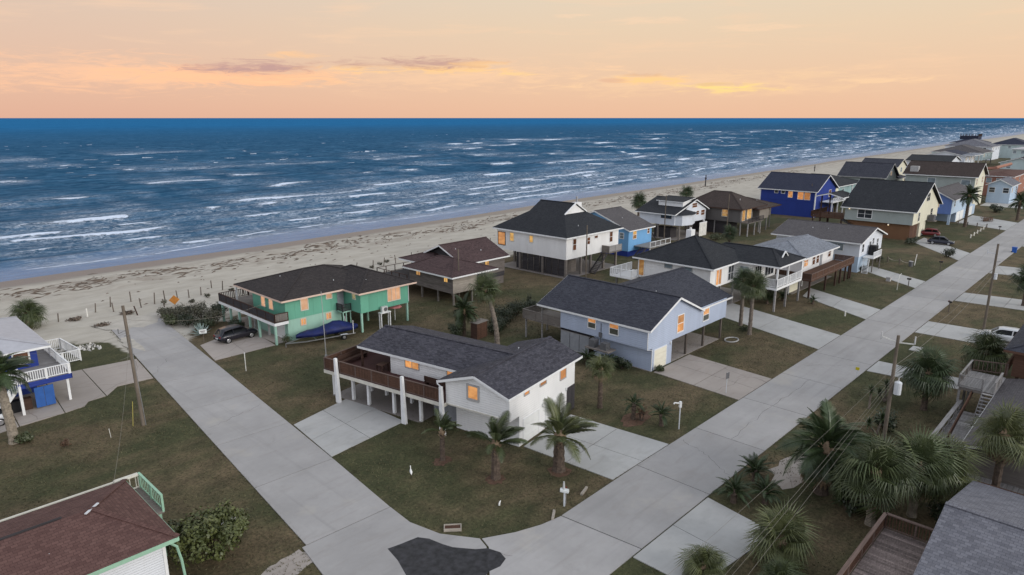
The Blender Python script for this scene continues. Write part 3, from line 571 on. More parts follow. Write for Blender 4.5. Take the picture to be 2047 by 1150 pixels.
    def ac(s, x, y, z, mat='ac_white', w=.8, h=.7, dp=.35):
        o = s.box('air_conditioner', mat, x - w / 2, x + w / 2, y - dp / 2, y + dp / 2, z, z + h); s.part('fan_grille', MB().cyl((x + w * .1, y - dp / 2 - .002, z + h / 2), (x + w * .1, y - dp / 2 - .03, z + h / 2), h * .36, h * .36, 14), 'ac_grey', o)
    def vent(s, *xyz):
        for x, y, z in xyz: s.part('vent_pipe', MB().cyl((x, y, z - .4), (x, y, z + .05), .05, .05, 8), 'galvanized')

# ================================================== white corner house
h = House('white_house', 'white corner house with charcoal roof and long brown deck above a carport', 35.75, 33.32, 10, True)
h.walls('paint_white', (0, 8.9, 0, 6.2, .0, 2.6), (-1.3, 8.9, 0, 6.2, 2.602, 4.55), tri=[('x', -1.3, 0, 6.2, 4.552, 3.14, 5.55, .15), ('x', 8.75, 0, 6.2, 4.552, 3.14, 5.55, .15)])
h.walls('paint_white', (1.1, 7.9, 6.205, 14.5, 2.76, 4.6), tri=[('y', 14.35, 1.1, 7.9, 4.602, 4.5, 5.35, .15)])
h.walls('door_grey', (.8, 7.6, 6.21, 9.3, 0, 2.6), name='storage_wall')
h.gable(-1.65, 10.0, -.14, 6.83, 4.62, 5.78, 'x', 'shingle_charcoal', at=3.14)
h.gable(.78, 8.3, 3.3, 18.3, 4.68, 5.68, 'y', 'shingle_charcoal', at=4.5)
h.deck('wood_deck_red', -1.6, 8.0, 6.22, 20.2, 2.75, .14, rim='trim_cream')
h.rail((-1.55, 6.3), (-1.55, 20.15), 2.75, 3.87, 'wood_brown', .165, .14, 'wood_rail_brown', 2.0, post=.12)
h.rail((-1.5, 20.15), (8.0, 20.15), 2.75, 3.87, 'wood_brown', .165, .14, 'wood_rail_brown', 2.0, post=.12)
h.rail((8.0, 20.1), (8.0, 14.6), 2.75, 3.87, 'wood_brown', .165, .14, 'wood_rail_brown', 2.0, joined=True)
h.posts('trim_white', 2.6, .24, (-.69, 20.0), (-.65, 17.57), (-.72, 15.55), (-.75, 12.46), (-.71, 9.44), (1.7, 17.68), (1.74, 15.77), (1.68, 12.63), (4.6, 19.9), (4.6, 15.7), (4.6, 12.6), (7.6, 19.9), (7.6, 15.7), (7.6, 12.6))
for y, x in ((18.3, -1.82), (10.35, -1.82), (6.28, -1.72)):
    h.part('pylon', MB().extr([(x - .12, y - .26, 0), (x - .12, y + .24, 0), (x - .12, y + .2, 4.2), (x - .12, y - .02, 4.2)], (.24, 0, 0)), 'trim_white')
h.posts('wood_dark', 4.6, .16, (.95, 17.9), (7.9, 17.9), z0=2.75, name='roof_post')
h.box('slab', 'concrete_slab', -1.0, 8.1, 9.35, 20.0, 0, .055)
h.win('x', -1.3, 3.0, 3.92, 3.7, 4.72, 'pane_orange', 'trim_grey', None, .16); h.win('x', 1.1, 11.15, 12.68, 3.72, 4.46, 'pane_orange', 'trim_grey', None, .07, 2); h.win('x', 1.1, 6.9, 7.95, 3.85, 4.46, 'pane_orange', 'trim_grey', None, .07, 1)
for a, c_, z0, z1 in ((.7, 1.34, 4.08, 4.36), (3.05, 3.95, 4.05, 4.34), (6.3, 7.25, 3.5, 4.36)): h.win('y', 0, a, c_, z0, z1, 'pane_orange', 'trim_grey', None, .07)
h.garage('y', 0, .62, 2.85, .03, 2.05); h.garage('y', 0, 4.0, 6.95, .03, 2.02)
h.planks('y', 0, 7.5, 8.88, .05, 2.35, 'wood_charcoal', .17, .05, vert=True)
h.lamp(3.4, -.07, 2.35); h.lamp(7.3, -.07, 2.4); h.vent((6.5, 4.3, 5.5))
h.part('downspout', MB().tube([(-1.72, 6.75, 4.4), (-1.6, 6.4, 4.1), (-1.6, 6.3, 3.9), (-1.6, 6.3, 2.6)], .05, 6), 'galvanized'); h.part('downspout', MB().tube([(-1.33, .06, 4.35), (-1.33, .03, 2.65)], .04, 6), 'trim_white')
h.box('trim_board', 'trim_cream', -1.33, -1.303, 0, 6.2, 2.6, 2.72)
A_ = lambda x, y, z=0: Vector((35.75 + math.cos(math.radians(10)) * x - math.sin(math.radians(10)) * y, 33.32 + math.sin(math.radians(10)) * x + math.cos(math.radians(10)) * y, z))
def furn(name, label, cat, pos, rz, items, mat):
    t = thing(name, label, cat, pos, rz)
    for n_, b_ in items: part(n_, MB().box(*b_), mat, t)
    return t
def bench(label, pos, rz, ln, mat='wood_dark', back=True):
    it = [('seat', (-ln / 2, ln / 2, -.22, .22, .40, .46))] + [('leg', (x - .05, x + .05, -.2, .2, 0, .40)) for x in (-ln / 2 + .15, ln / 2 - .15)]
    if back: it += [('backrest', (-ln / 2, ln / 2, .18, .23, .55, .95))] + [('back_post', (x - .04, x + .04, .231, .28, .2, .95)) for x in (-ln / 2 + .15, ln / 2 - .15)]
    return furn('wooden_bench', label, 'bench', pos, rz, it, mat)
bench('dark wooden bench on the red deck against the white wall', A_(.55, 8.6, 2.75), math.radians(100), 2.6)
bench('long dark wooden bench along the back rail of the red deck', A_(1.3, 19.5, 2.75), math.radians(10), 3.4)
furn('deck_table', 'small dark wooden table at the corner of the white house deck', 'table', A_(.9, 15.3, 2.75), math.radians(10), [('tabletop', (-.5, .5, -.35, .35, .70, .75))] + [('leg', (x - .04, x + .04, y - .04, y + .04, 0, .70)) for x in (-.42, .42) for y in (-.28, .28)], 'wood_dark')

# ================================================== blue-grey house
h = House('blue_grey_house', 'blue-grey raised house with dark slate gable roof and cream garage door', 56.1, 34.76)
h.walls('paint_blue_grey', (56.1, 72.55, 34.76, 46.1, 2.5, 4.75), tri=[('y', 34.76, 56.1, 66.4, 4.752, 61.3, 6.95, .15), ('x', 72.4, 34.9, 47.9, 4.752, 41.5, 6.95, .15)])
h.walls('paint_blue_grey', (56.9, 60.75, 34.80, 42.0, 0, 2.498), name='garage_wall')
h.gable(55.75, 66.6, 34.35, 49.3, 4.66, 7.07, 'y', 'shingle_slate', at=61.3)
A, B, C, D = (66.45, 34.75, 4.70), (74, 34.75, 4.70), (74, 48.1, 4.70), (61.5, 48.1, 4.70); R0, R1 = (61.3, 41.5, 7.15), (74, 41.5, 7.15); h.finish_roof([[A, B, R1, R0], [C, D, R0, R1]], [(A, B), (B, R1), (R1, C), (C, D)], [(R0, R1)], 'shingle_slate', 'trim_white', .14, .2)
h.garage('y', 34.80, 57.4, 59.6, .05, 2.12, 'door_cream')
h.win('x', 56.1, 41.3, 42.25, 3.35, 4.5, 'pane_orange', low='pane_dim'); h.win('x', 56.1, 38.4, 39.45, 3.25, 4.5, 'pane_orange', low='pane_dim'); h.win('y', 34.76, 61.55, 62.8, 3.1, 4.9); h.win('y', 34.76, 67.05, 68.3, 3.15, 4.45, low='pane_dim')
h.posts('wood_post', 2.5, .2, (64.0, 35.0), (67.8, 35.0), (71.9, 35.0), (64, 40), (67.8, 40), (71.9, 40), (64, 45.5), (67.8, 45.5), (71.9, 45.5), (57.2, 45.6))
h.box('slab', 'concrete_stained', 56.8, 71.4, 34.82, 41.5, 0, .055)
h.lamp(60.35, 34.74, 2.3)
h.part('lattice_screen', MB().box(56.3, 56.36, 42.2, 46.2, .1, .2).box(56.3, 56.36, 42.2, 46.2, 2.1, 2.2), 'trim_grey')
for i in range(3): h.box('panel', 'door_grey', 56.3, 56.35, 42.3 + i * 1.32, 43.55 + i * 1.32, .2, 2.1)
h.box('storage_roof', 'wood_charcoal', 56.2, 59.5, 42.1, 46.3, 2.22, 2.3)
h.box('equipment_shelf', 'wood_grey', 54.7, 56.09, 38.6, 41.6, 1.55, 1.68)
h.ac(55.3, 40.9, 1.68, 'ac_grey', .75, .8, .75); h.ac(55.3, 39.4, 1.68, 'ac_grey', .75, .75, .75)
h.deck('wood_grey', 56.2, 60.6, 46.12, 51.9, 2.5, .16); h.rail((56.25, 46.2), (56.25, 51.85), 2.5, 3.45, 'wood_grey', .16, .1, joined=True); h.rail((56.3, 51.85), (60.6, 51.85), 2.5, 3.45, 'wood_grey', .16, .1, joined=True)
h.posts('wood_silver', 2.35, .16, (56.5, 51.6), (60.3, 51.6)); h.posts('wood_silver', 4.66, .14, (56.3, 48.95), (60.9, 48.95), name='roof_post')
h.part('meter_pipe', MB().tube([(56.05, 40.55, 1.7), (56.05, 40.55, 4.1)], .035, 6).box(55.95, 56.09, 40.4, 40.75, 2.6, 3.1), 'ac_grey')
h.vent((64, 39, 6.4)); h.part('downspout', MB().tube([(56.04, 34.8, 4.5), (56.04, 34.8, 2.5), (56.85, 34.75, 2.3), (56.85, 34.75, .1)], .045, 6), 'trim_white')

# ================================================== mint green house
h = House('green_house', 'mint green raised house with brown-black hip roof and wraparound deck', 36.3, 70.3)
h.walls('paint_green', (36.34, 50.0, 70.34, 78.2, 2.55, 5.0), name='wall'); h.walls('paint_green', (44.16, 51.26, 66.94, 77, 2.452, 5.002), name='wing_wall'); h.walls('paint_pale_green', (36.5, 43.6, 70.36, 78, 0, 2.548), name='lower_wall')
for i in range(6): h.box('panel', 'paint_green', 36.3 + i * 1.19, 37.478 + i * 1.19, 70.3, 70.337, 2.5, 5.0)
for i in range(6): h.box('panel', 'paint_green', 36.3, 36.337, 70.36 + i * 1.3, 71.645 + i * 1.3, 2.66, 5.0)
for i in range(6): h.box('panel', 'paint_green', 44.14 + i * 1.187, 45.315 + i * 1.187, 66.9, 66.937, 2.4, 5.0)
for i in range(2): h.box('panel', 'paint_green', 44.12, 44.157, 66.94 + i * 1.65, 68.575 + i * 1.65, 2.4, 5.0)
h.hip(35.45, 50.9, 69.4, 81.2, 5.12, 7.05, (41.8, 75.3), (44.6, 75.3), 'shingle_espresso', 'trim_pink'); h.hip(43.4, 51.9, 66.0, 77.8, 5.13, 6.75, (47.65, 70.2), (47.65, 74), 'shingle_espresso', 'trim_pink')
h.win('y', 70.3, 38.3, 39.15, 3.35, 4.72, 'pane_peach', 'trim_cream', None); h.win('y', 70.3, 41.65, 42.35, 4.1, 4.8, 'pane_peach', 'trim_cream', None)
h.win('x', 36.3, 75.0, 75.9, 3.3, 4.55, 'pane_peach', 'trim_cream', None); h.win('x', 36.3, 73.1, 74.0, 3.3, 4.55, 'pane_peach', 'trim_cream', None)
h.win('y', 66.9, 48.05, 49.9, 3.15, 4.85, 'pane_peach', 'trim_cream', None, .08, 3); h.win('x', 44.14, 67.9, 68.5, 4.0, 4.7, 'pane_peach', 'trim_cream', None)
for x in (38.2, 41.55): h.win('y', 70.36, x, x + .55, 1.6, 2.25, 'pane_orange', 'trim_pink', None, .1, 2)
d = h.deck('wood_grey', 34.6, 36.29, 69.7, 84.0, 2.66, .13, rim='trim_white'); h.deck('wood_grey', 36.3, 46, 78.22, 84.0, 2.66, .13)
h.rail((34.66, 69.75), (34.66, 83.95), 2.66, 3.66, 'wood_charcoal', .15, .13, 'wood_dark', 1.9); h.rail((34.7, 83.95), (46, 83.95), 2.66, 3.66, 'wood_charcoal', .22, .09, 'wood_dark', joined=True); h.rail((34.7, 69.75), (36.28, 69.75), 2.66, 3.66, 'wood_grey', .15, .13, 'wood_dark', 1.5)
h.posts('paint_pale_green', 2.35, .22, (34.85, 70.1), (34.85, 74), (34.85, 76.3), (34.85, 79), (34.85, 81.4), (34.85, 83.6), (38, 83.6), (42, 83.6)); h.posts('trim_white', 5.1, .16, (35.6, 80.9), name='roof_post'); h.posts('trim_grey', 2.5, .2, (36.0, 74), (36.0, 77.5))
h.posts('paint_pale_green', 2.44, .22, (44.3, 67.1), (51.1, 67.1), (47.6, 70.7), (51.1, 72), (51.1, 76.6), (44.3, 76.6))
h.garage('x', 36.5, 71.2, 73.6, .05, 2.1, 'door_white', sgn=-1); h.box('slab', 'concrete_stained', 35.0, 43.6, 70.4, 83.5, 0, .054)
h.box('entry_door', 'door_grey', 43.1, 44.0, 70.26, 70.298, 2.6, 4.7)
h.box('landing', 'paint_pale_green', 42.9, 44.12, 68.9, 70.25, 2.3, 2.44); h.posts('paint_pale_green', 2.3, .1, (43.0, 69.0), (43.4, 69.0), (44.0, 69.0)); h.rail((42.95, 68.95), (44.1, 68.95), 2.44, 3.3, 'wood_charcoal', .13, .06, joined=True); h.rail((42.95, 69.0), (42.95, 70.2), 2.44, 3.3, 'wood_charcoal', .13, .06, joined=True)
h.box('equipment_stand', 'trim_white', 46.4, 47.9, 66.1, 66.7, 2.0, 2.1); h.posts('trim_white', 2.0, .1, (46.5, 66.2), (47.8, 66.2), (46.5, 66.6), (47.8, 66.6)); h.ac(47.1, 66.4, 2.1)
h.vent((39.2, 76.5, 6.3), (43.5, 71.5, 5.9), (46, 68.3, 6.0)); h.part('downspout', MB().tube([(51.2, 66.85, 4.9), (51.2, 66.85, 2.6)], .05, 6), 'trim_white')

# ================================================== weathered wooden house
h = House('weathered_house', 'weathered grey wooden beach house with mottled maroon-brown roof', 59.7, 68.05)
h.walls('wood_charcoal', (59.74, 66.0, 68.09, 77.5, 1.7, 4.05), (66.04, 74.4, 72.64, 82, 1.2, 4.4), tri=[('x', 66.0, 72.64, 82, 4.402, 77.2, 6.2, .1)])
h.planks('x', 59.74, 68.06, 77.5, 1.66, 4.05, 'wood_weathered', .17); h.planks('y', 68.09, 59.72, 64.2, 1.66, 4.05, 'wood_bleached', .17); h.planks('y', 72.64, 66.0, 74.45, 1.9, 4.4, 'wood_weathered', .18); h.planks('x', 74.4, 72.6, 82, 1.6, 4.4, 'wood_weathered', .25, sgn=1)
h.hip(59.2, 68, 67.6, 78.5, 4.1, 5.55, (63.6, 71.9), (63.6, 75.2), 'shingle_maroon'); h.gable(65.1, 75, 72.0, 82.5, 4.35, 6.6, 'x', 'shingle_maroon', at=77.2); h.hip(62.4, 69, 76, 83.6, 4.15, 5.1, (65.6, 79), (65.6, 80.5), 'shingle_maroon')
h.win('x', 59.71, 75.0, 75.9, 3.2, 3.85, 'pane_yellow', 'wood_weathered', None, .06, 2); h.win('x', 59.71, 69.1, 69.85, 3.15, 3.82, 'pane_yellow', 'wood_weathered', None, .06, 2); h.win('y', 72.6, 70.2, 71.0, 3.3, 4.1, 'pane_yellow', 'wood_weathered', None, .06, 2)
h.deck('wood_charcoal', 59.3, 66, 77.55, 85, 1.9, .15)
h.rail((59.3, 77.6), (59.3, 84.95), 1.9, 2.9, 'wood_charcoal', None, cap='wood_dark'); h.rail((59.3, 84.95), (66, 84.95), 1.9, 2.9, 'wood_charcoal', None, cap='wood_dark')
h.posts('wood_grey', 1.7, .2, (59.95, 68.25), (63.4, 68.25), (59.95, 71.5), (59.95, 75), (63.4, 72.5), (59.9, 80), (59.9, 84.5), (65.5, 84.5), (66.2, 77)); h.posts('trim_white', 4.3, .12, (65.9, 70.2), (67.4, 72.0), name='porch_post')
h.box('entry_door', 'door_grey', 67.4, 68.3, 72.56, 72.6, .9, 2.9); h.box('porch', 'wood_grey', 64.25, 68.4, 70, 72.55, .9, 1.02); h.stairs((66, 69.9), (66, 68.7), 0, .95, 1.2, 'wood_grey', (1, 0)); h.box('base_wall', 'wood_weathered', 68.8, 74.3, 72.7, 81, 0, 1.198)
h.vent((67, 75.6, 6.0), (64.5, 70.5, 5.0), (71, 74.3, 5.5))

# ================================================== tall white stilt house
h = House('white_stilt_house', 'tall white house on stilts with black gablet roof and slatted lower level', 82.9, 67.2)
h.walls('paint_white', (82.9, 97.1, 67.2, 82.6, 3.06, 6.66))
zE, zG_, zR = 6.72, 9.5, 11.15
x0, x1, y0, y1 = 82.3, 97.7, 66.65, 83.2; k = (zG_ - zE) / (zR - zE); rx = 90.0; gy0, gy1 = 71.1, 78.9
a = lambda x, y, z: (x, y, z); W0 = x0 + (rx - x0) * k; E0 = x1 + (rx - x1) * k
tops = [[a(x0, y0, zE), a(W0, gy0, zG_), a(rx, gy0, zR), a(rx, gy1, zR), a(W0, gy1, zG_), a(x0, y1, zE)], [a(x1, y1, zE), a(E0, gy1, zG_), a(rx, gy1, zR), a(rx, gy0, zR), a(E0, gy0, zG_), a(x1, y0, zE)], [a(x0, y0, zE), a(x1, y0, zE), a(E0, gy0, zG_), a(W0, gy0, zG_)], [a(x1, y1, zE), a(x0, y1, zE), a(W0, gy1, zG_), a(E0, gy1, zG_)]]
r = h.finish_roof(tops, [(a(x0, y0, zE), a(x1, y0, zE)), (a(x1, y0, zE), a(x1, y1, zE)), (a(x1, y1, zE), a(x0, y1, zE)), (a(x0, y1, zE), a(x0, y0, zE))], [(a(rx, gy0, zR), a(rx, gy1, zR))], 'shingle_black', 'trim_white', .14, .22)
h.part('gablet', MB().extr([a(W0 + .2, gy0 + .12, zG_), a(E0 - .2, gy0 + .12, zG_), a(rx, gy0 + .12, zR - .16)], (0, .1, 0)), 'paint_white', r)
h.part('gablet_trim', MB().beam(a(W0 - .05, gy0 - .08, zG_ + .03), a(rx, gy0 - .08, zR + .06), .24, .16).beam(a(rx, gy0 - .08, zR + .06), a(E0 + .05, gy0 - .08, zG_ + .03), .24, .16), 'trim_white', r)
c_ = h.box('chimney', 'trim_white', 94.3, 95.6, 74.2, 75.4, 8.2, 10.6); h.part('chimney_pipe', MB().cyl((94.95, 74.8, 10.6), (94.95, 74.8, 11.6), .16, .16), 'steel', c_)
h.win('x', 82.9, 80.7, 82.3, 3.85, 5.95, 'pane_orange', 'wood_dark', None, .1); h.win('x', 82.9, 78.65, 79.5, 4.75, 6.1, 'pane_yellow', 'trim_cream', None); h.win('x', 82.9, 74.3, 75.0, 5.05, 6.1, 'pane_yellow', 'trim_cream', None)
for x, w, z0, z1 in ((84.55, .8, 4.4, 6.2), (88.3, .7, 4.9, 6.0), (90.25, .85, 5.65, 6.05), (94.5, .8, 4.5, 6.2)): h.win('y', 67.2, x, x + w, z0, z1, 'pane_amber_refl', 'trim_white', 'h' if z1 - z0 > .6 else None)
h.posts('wood_grey', 3.05, .34, (83.15, 67.45), (87, 67.45), (89.6, 67.45), (93.2, 67.45), (96.8, 67.45), (83.15, 72.3), (83.15, 77.4), (83.15, 82.3), (87, 74), (91, 74), (96.8, 74), (87, 82.3), (96.8, 82.3))
n = 8
for i in range(n):
    y = 67.7 + i * 1.33; h.part('screen', MB().box(83.16, 83.2, y + .04, y + .1, .15, 2.95).box(83.16, 83.2, y + 1.2, y + 1.26, .15, 2.95).box(83.16, 83.2, y + .1, y + 1.2, 1.5, 1.58), 'wood_charcoal')
    h.planks('x', 83.24, y + .1, y + 1.22, .2, 2.95, 'wood_charcoal', .22, .03)
h.planks('y', 69.5, 84.2, 88.4, .1, 2.2, 'wood_grey', .7, .04, vert=True); h.box('slab', 'concrete_slab', 82.7, 97.2, 66.9, 82.5, 0, .08)
h.box('balcony', 'wood_grey', 92.4, 95.9, 65.6, 67.19, 3.0, 3.15); h.rail((92.4, 65.65), (95.9, 65.65), 3.15, 4.2, 'wood_silver', .16, .14, joined=True); h.rail((92.42, 65.7), (92.42, 67.15), 3.15, 4.2, 'wood_grey', .16, .14, joined=True); h.stairs((92.2, 66.5), (88.8, 66.5), 0.05, 3.0, 1.1, 'wood_charcoal'); h.vent((87.5, 68.5, 8.0))

# ================================================== white house with black hip roof and porch
h = House('porch_house', 'white house with black hip roof, corner porch and white balcony', 80.5, 41.0)
h.walls('paint_white', (80.5, 91.5, 41.1, 52.2, 3.2, 6.05)); h.walls('paint_white', (87.6, 95, 38.6, 46, 3.198, 6.048), name='wing_wall')
h.hip(79.9, 92.2, 40.4, 52.8, 6.1, 9.1, (85.9, 46.5), (85.9, 46.5), 'shingle_black'); h.hip(87.0, 95.6, 34.7, 47, 6.12, 7.65, (91.25, 37.6), (91.25, 44.5), 'shingle_black')
h.part('gablet', MB().beam((90.3, 35.9, 6.75), (91.25, 35.9, 7.5), .14, .14).beam((91.25, 35.9, 7.5), (92.2, 35.9, 6.75), .14, .14), 'trim_white'); h.part('gablet_roof', MB().extr([(90.3, 36, 6.8), (91.25, 36, 7.5), (91.25, 38, 7.6)], (0, .1, .02)).extr([(92.2, 36, 6.8), (91.25, 36, 7.5), (91.25, 38, 7.6)], (0, .1, .02)), 'shingle_black')
h.deck('wood_silver', 87.05, 95.4, 34.95, 38.59, 3.25, .16, rim='trim_white')
for p_, q_ in (((87.1, 35.0), (95.4, 35.0)), ((87.1, 35.05), (87.1, 38.55))): h.rail(p_, q_, 3.25, 4.35, 'picket_white', .16, .06, 'trim_white', 2.1, joined=True, post=.16)
h.posts('trim_white', 6.1, .2, (87.15, 35.05), (90.6, 35.05), (95.2, 35.05), z0=3.2, name='porch_post'); h.posts('wood_silver', 3.2, .22, (87.15, 35.1), (90.7, 35.1), (95.1, 35.1), (87.6, 41.3), (91.2, 41.3), (80.8, 41.4), (84, 41.4), (80.8, 46.5), (80.8, 52), (95, 41), (91, 52), (80.3, 55.6), (84, 55.6))
h.win('y', 41.1, 82.1, 83.5, 3.5, 5.5, 'pane_orange', 'trim_white', None, .12, 2); h.win('y', 41.1, 85.5, 87.0, 3.6, 5.5, 'pane_dark', 'trim_white', 'h', .1, 2)
h.win('y', 38.6, 88.2, 90.2, 3.35, 5.4, 'pane_dark', 'trim_white', None, .1, 3); h.win('y', 38.6, 91.5, 94.3, 3.6, 5.4, 'pane_dark', 'trim_white', None, .1, 3); h.win('x', 87.6, 39.2, 40.4, 3.9, 5.4, 'pane_grey', 'trim_white')
h.win('x', 80.5, 46.8, 47.9, 5.2, 5.7, 'pane_grey', 'trim_grey', None); h.win('x', 80.5, 43.8, 44.9, 5.2, 5.7, 'pane_grey', 'trim_grey', None); h.win('x', 80.5, 51.2, 52.0, 3.5, 5.7, 'pane_yellow', 'trim_white', None)
h.deck('trim_white', 79.0, 84.4, 52.22, 55.9, 3.1, .16); h.rail((79.05, 52.3), (79.05, 55.85), 3.1, 4.2, 'picket_white', .16, .06, 'trim_white', 1.5, post=.12); h.rail((79.1, 55.85), (84.4, 55.85), 3.1, 4.2, 'picket_white', .16, .06, 'trim_white', 1.5, joined=True); h.rail((79.1, 52.27), (80.45, 52.27), 3.1, 4.2, 'picket_white', .16, .06, 'trim_white', 1.5, joined=True)
c_ = h.box('chimney', 'trim_white', 86.6, 87.7, 47.6, 48.4, 7.6, 9.6); h.part('chimney_pot', MB().cyl((87.1, 48, 9.6), (87.1, 48, 9.95), .22, .12), 'porcelain', c_); h.vent((83.5, 44.5, 7.7)); h.box('slab', 'concrete_slab', 80.4, 95, 41, 52, 0, .054)

# ================================================== white house with grey roof and brown deck
h = House('grey_roof_house', 'white house with pale grey shingle roof and long brown front deck', 101.0, 37.2)
h.walls('paint_white', (101.1, 114.4, 37.3, 46.4, 2.6, 4.9), tri=[('x', 114.25, 37.3, 46.4, 4.902, 41.8, 5.95, .14)])
A, B, C, D = (100.5, 36.6, 4.95), (115, 36.6, 4.95), (115, 47, 4.95), (100.5, 47, 4.95); R0, R1 = (107, 41.8, 6.25), (115, 41.8, 6.25)
h.finish_roof([[A, B, R1, R0], [C, D, R0, R1], [D, A, R0]], [(A, B), (B, R1), (R1, C), (C, D), (D, A)], [(R0, R1), (A, R0), (D, R0)], 'shingle_grey', 'trim_white', .14, .2)
h.deck('wood_brown', 97.2, 115, 34.2, 37.28, 2.62, .16); h.deck('wood_brown', 97.2, 101.05, 37.3, 40, 2.62, .16)
h.rail((97.25, 34.25), (115, 34.25), 2.62, 3.55, 'wood_brown', .15, .13, 'wood_rail_brown', 2.1); h.rail((97.25, 34.3), (97.25, 40), 2.62, 3.55, 'wood_brown', .15, .13, 'wood_rail_brown', joined=True); h.rail((114.95, 34.3), (114.95, 37.2), 2.62, 3.55, 'wood_brown', .15, .13, 'wood_rail_brown', joined=True)
h.posts('wood_dark', 2.46, .22, (97.5, 34.5), (103.7, 34.5), (107.9, 34.5), (110, 34.5), (112.2, 34.5), (113.9, 34.5), (114.7, 34.5)); h.walls('paint_cream', (98.4, 101.5, 37.6, 44, 0, 2.45), name='store_wall'); h.posts('trim_white', 2.5, .16, (97.5, 37.4), (104, 38), (108, 38), (113.8, 38))
h.win('y', 37.3, 102.2, 103.6, 3.4, 4.6, 'pane_orange', 'trim_white', 'h', .08, 2); h.win('y', 37.3, 105.5, 106.5, 3.2, 4.7, 'pane_amber_refl'); h.win('y', 37.3, 107.1, 108.1, 3.2, 4.7, 'pane_amber_refl'); h.box('entry_door', 'door_grey', 108.6, 109.5, 37.26, 37.298, 2.65, 4.7); h.win('y', 37.3, 112, 113.1, 3.5, 4.6, 'pane_amber_refl')
h.box('slab', 'concrete_slab', 98, 114, 37, 46, 0, .054)

# ================================================== long pale house with brown roof
h = House('long_gable_house', 'long pale house with brown gable roof and narrow white road front', 119.8, 35)
h.walls('paint_pale_blue', (119.84, 125, 35.04, 48.6, 0, 2.6)); h.walls('paint_cool_white', (119.8, 131.6, 35.0, 49, 2.602, 5.1), name='upper_wall', tri=[('y', 35.0, 119.8, 131.6, 5.102, 126, 6.75, .14)])
h.gable(118.7, 132.4, 34.4, 49.6, 5.12, 6.95, 'y', 'shingle_mid', at=126)
h.win('x', 119.8, 37.6, 40.4, 3.4, 4.5, 'pane_grey', 'trim_white', None, .07, 3); h.box('shutter', 'paint_pale_blue', 119.5, 119.79, 37.3, 40.7, 4.56, 4.7)
for x in (121.0, 124.6, 128.6): h.win('y', 35.0, x, x + .85, 3.3, 4.6, 'pane_dark')
h.win('y', 35.0, 126.2, 127, 4.0, 5.0, 'pane_dark'); h.box('landing', 'trim_white', 121.5, 125.6, 33.2, 34.95, 2.3, 2.46); h.posts('wood_grey', 2.3, .14, (121.6, 33.3), (125.5, 33.3), (131.3, 35.3), (131.3, 42), (131.3, 48.5), (128, 42)); h.rail((121.5, 33.25), (125.6, 33.25), 2.46, 3.4, 'picket_white', .18, .06, 'trim_white', joined=True); h.part('water_tank', MB().cyl((124.6, 34.2, 2.47), (124.6, 34.2, 4.1), .75, .68, 14), 'black_plastic'); h.stairs((121.3, 34.2), (119.9, 33.9), 0, 2.3, .9, 'trim_white', (0, 1)); h.vent((123, 44, 6.3), (123.4, 41.5, 6.3))

# ================================================== sky blue house
h = House('sky_blue_house', 'sky blue house with long weathered grey-brown gable roof', 104.7, 70.2)
h.walls('paint_sky', (104.7, 112.4, 70.2, 85.2, 1.0, 5.0), tri=[('x', 104.7, 70.2, 85.2, 5.002, 77.8, 7.75, .15)])
h.walls('paint_royal', (104.75, 112.3, 70.3, 85, 0, .998), name='base_wall'); h.gable(104.2, 112.9, 69.7, 85.8, 4.95, 7.95, 'x', 'shingle_mid', 'trim_white', at=77.8)
h.win('y', 70.2, 106.1, 107.2, 3.2, 4.6, 'pane_yellow'); h.win('y', 70.2, 110.9, 111.6, 3.7, 4.6, 'pane_amber_refl'); h.win('x', 104.7, 71.3, 72.1, 3.3, 4.3, 'pane_grey')
h.deck('wood_silver', 106.5, 113.5, 66.6, 70.18, 1.9, .15); h.rail((106.5, 66.65), (113.5, 66.65), 1.9, 2.9, 'wood_grey', .2, .06, 'trim_white', joined=True); h.posts('trim_white', 1.8, .16, (106.7, 66.8), (110, 66.8), (113.3, 66.8)); h.stairs((106.4, 68), (103.6, 68), 0, 1.9, 1.2, 'wood_charcoal'); h.vent((108, 74, 6.6))

# ================================================== white beach house with black roof and bay
h = House('black_roof_house', 'white stilted beach house with black roof, bay and bright gable', 126.2, 72.7)
h.walls('paint_cool_white', (126.2, 139.5, 73.4, 82, 3.1, 5.5), tri=[('y', 73.4, 129.6, 139.5, 5.502, 134.2, 7.75, .15)]); h.gable(125.5, 140.2, 72.9, 82.8, 5.45, 8.0, 'y', 'shingle_black', 'trim_white', at=134.2)
h.part('bay', MB().extr([(126.4, 73.39, 3.1), (126.9, 72.0, 3.1), (129.6, 71.2, 3.1), (132.6, 72.2, 3.1), (133.0, 73.39, 3.1)], (0, 0, 2.3)), 'paint_cool_white'); h.part('bay_roof', MB().add([(126.0, 73.39, 5.3), (126.6, 71.7, 5.3), (129.6, 70.8, 5.3), (133, 71.9, 5.3), (133.4, 73.39, 5.3), (129.8, 73.39, 6.3)], [(0, 1, 5), (1, 2, 5), (2, 3, 5), (3, 4, 5), (4, 3, 2, 1, 0)]), 'shingle_black')
h.box('roof_monitor', 'trim_white', 129.6, 133.4, 73.6, 79.5, 6.6, 7.75); h.gable(129.2, 134.4, 73.3, 79.9, 7.75, 8.3, 'y', 'shingle_black', 'trim_white', at=134.1, fh=.12)
h.win('y', 73.4, 133.3, 135.3, 6.2, 7.1, 'pane_amber_refl', n=1); h.win('y', 73.4, 133.6, 134.5, 4.4, 5.3, 'pane_amber_refl'); h.win('y', 73.4, 135.2, 136.3, 4.5, 5.3, 'pane_amber_refl'); h.win('y', 73.4, 137.3, 138.8, 4.2, 5.3, 'pane_amber_refl', n=1)
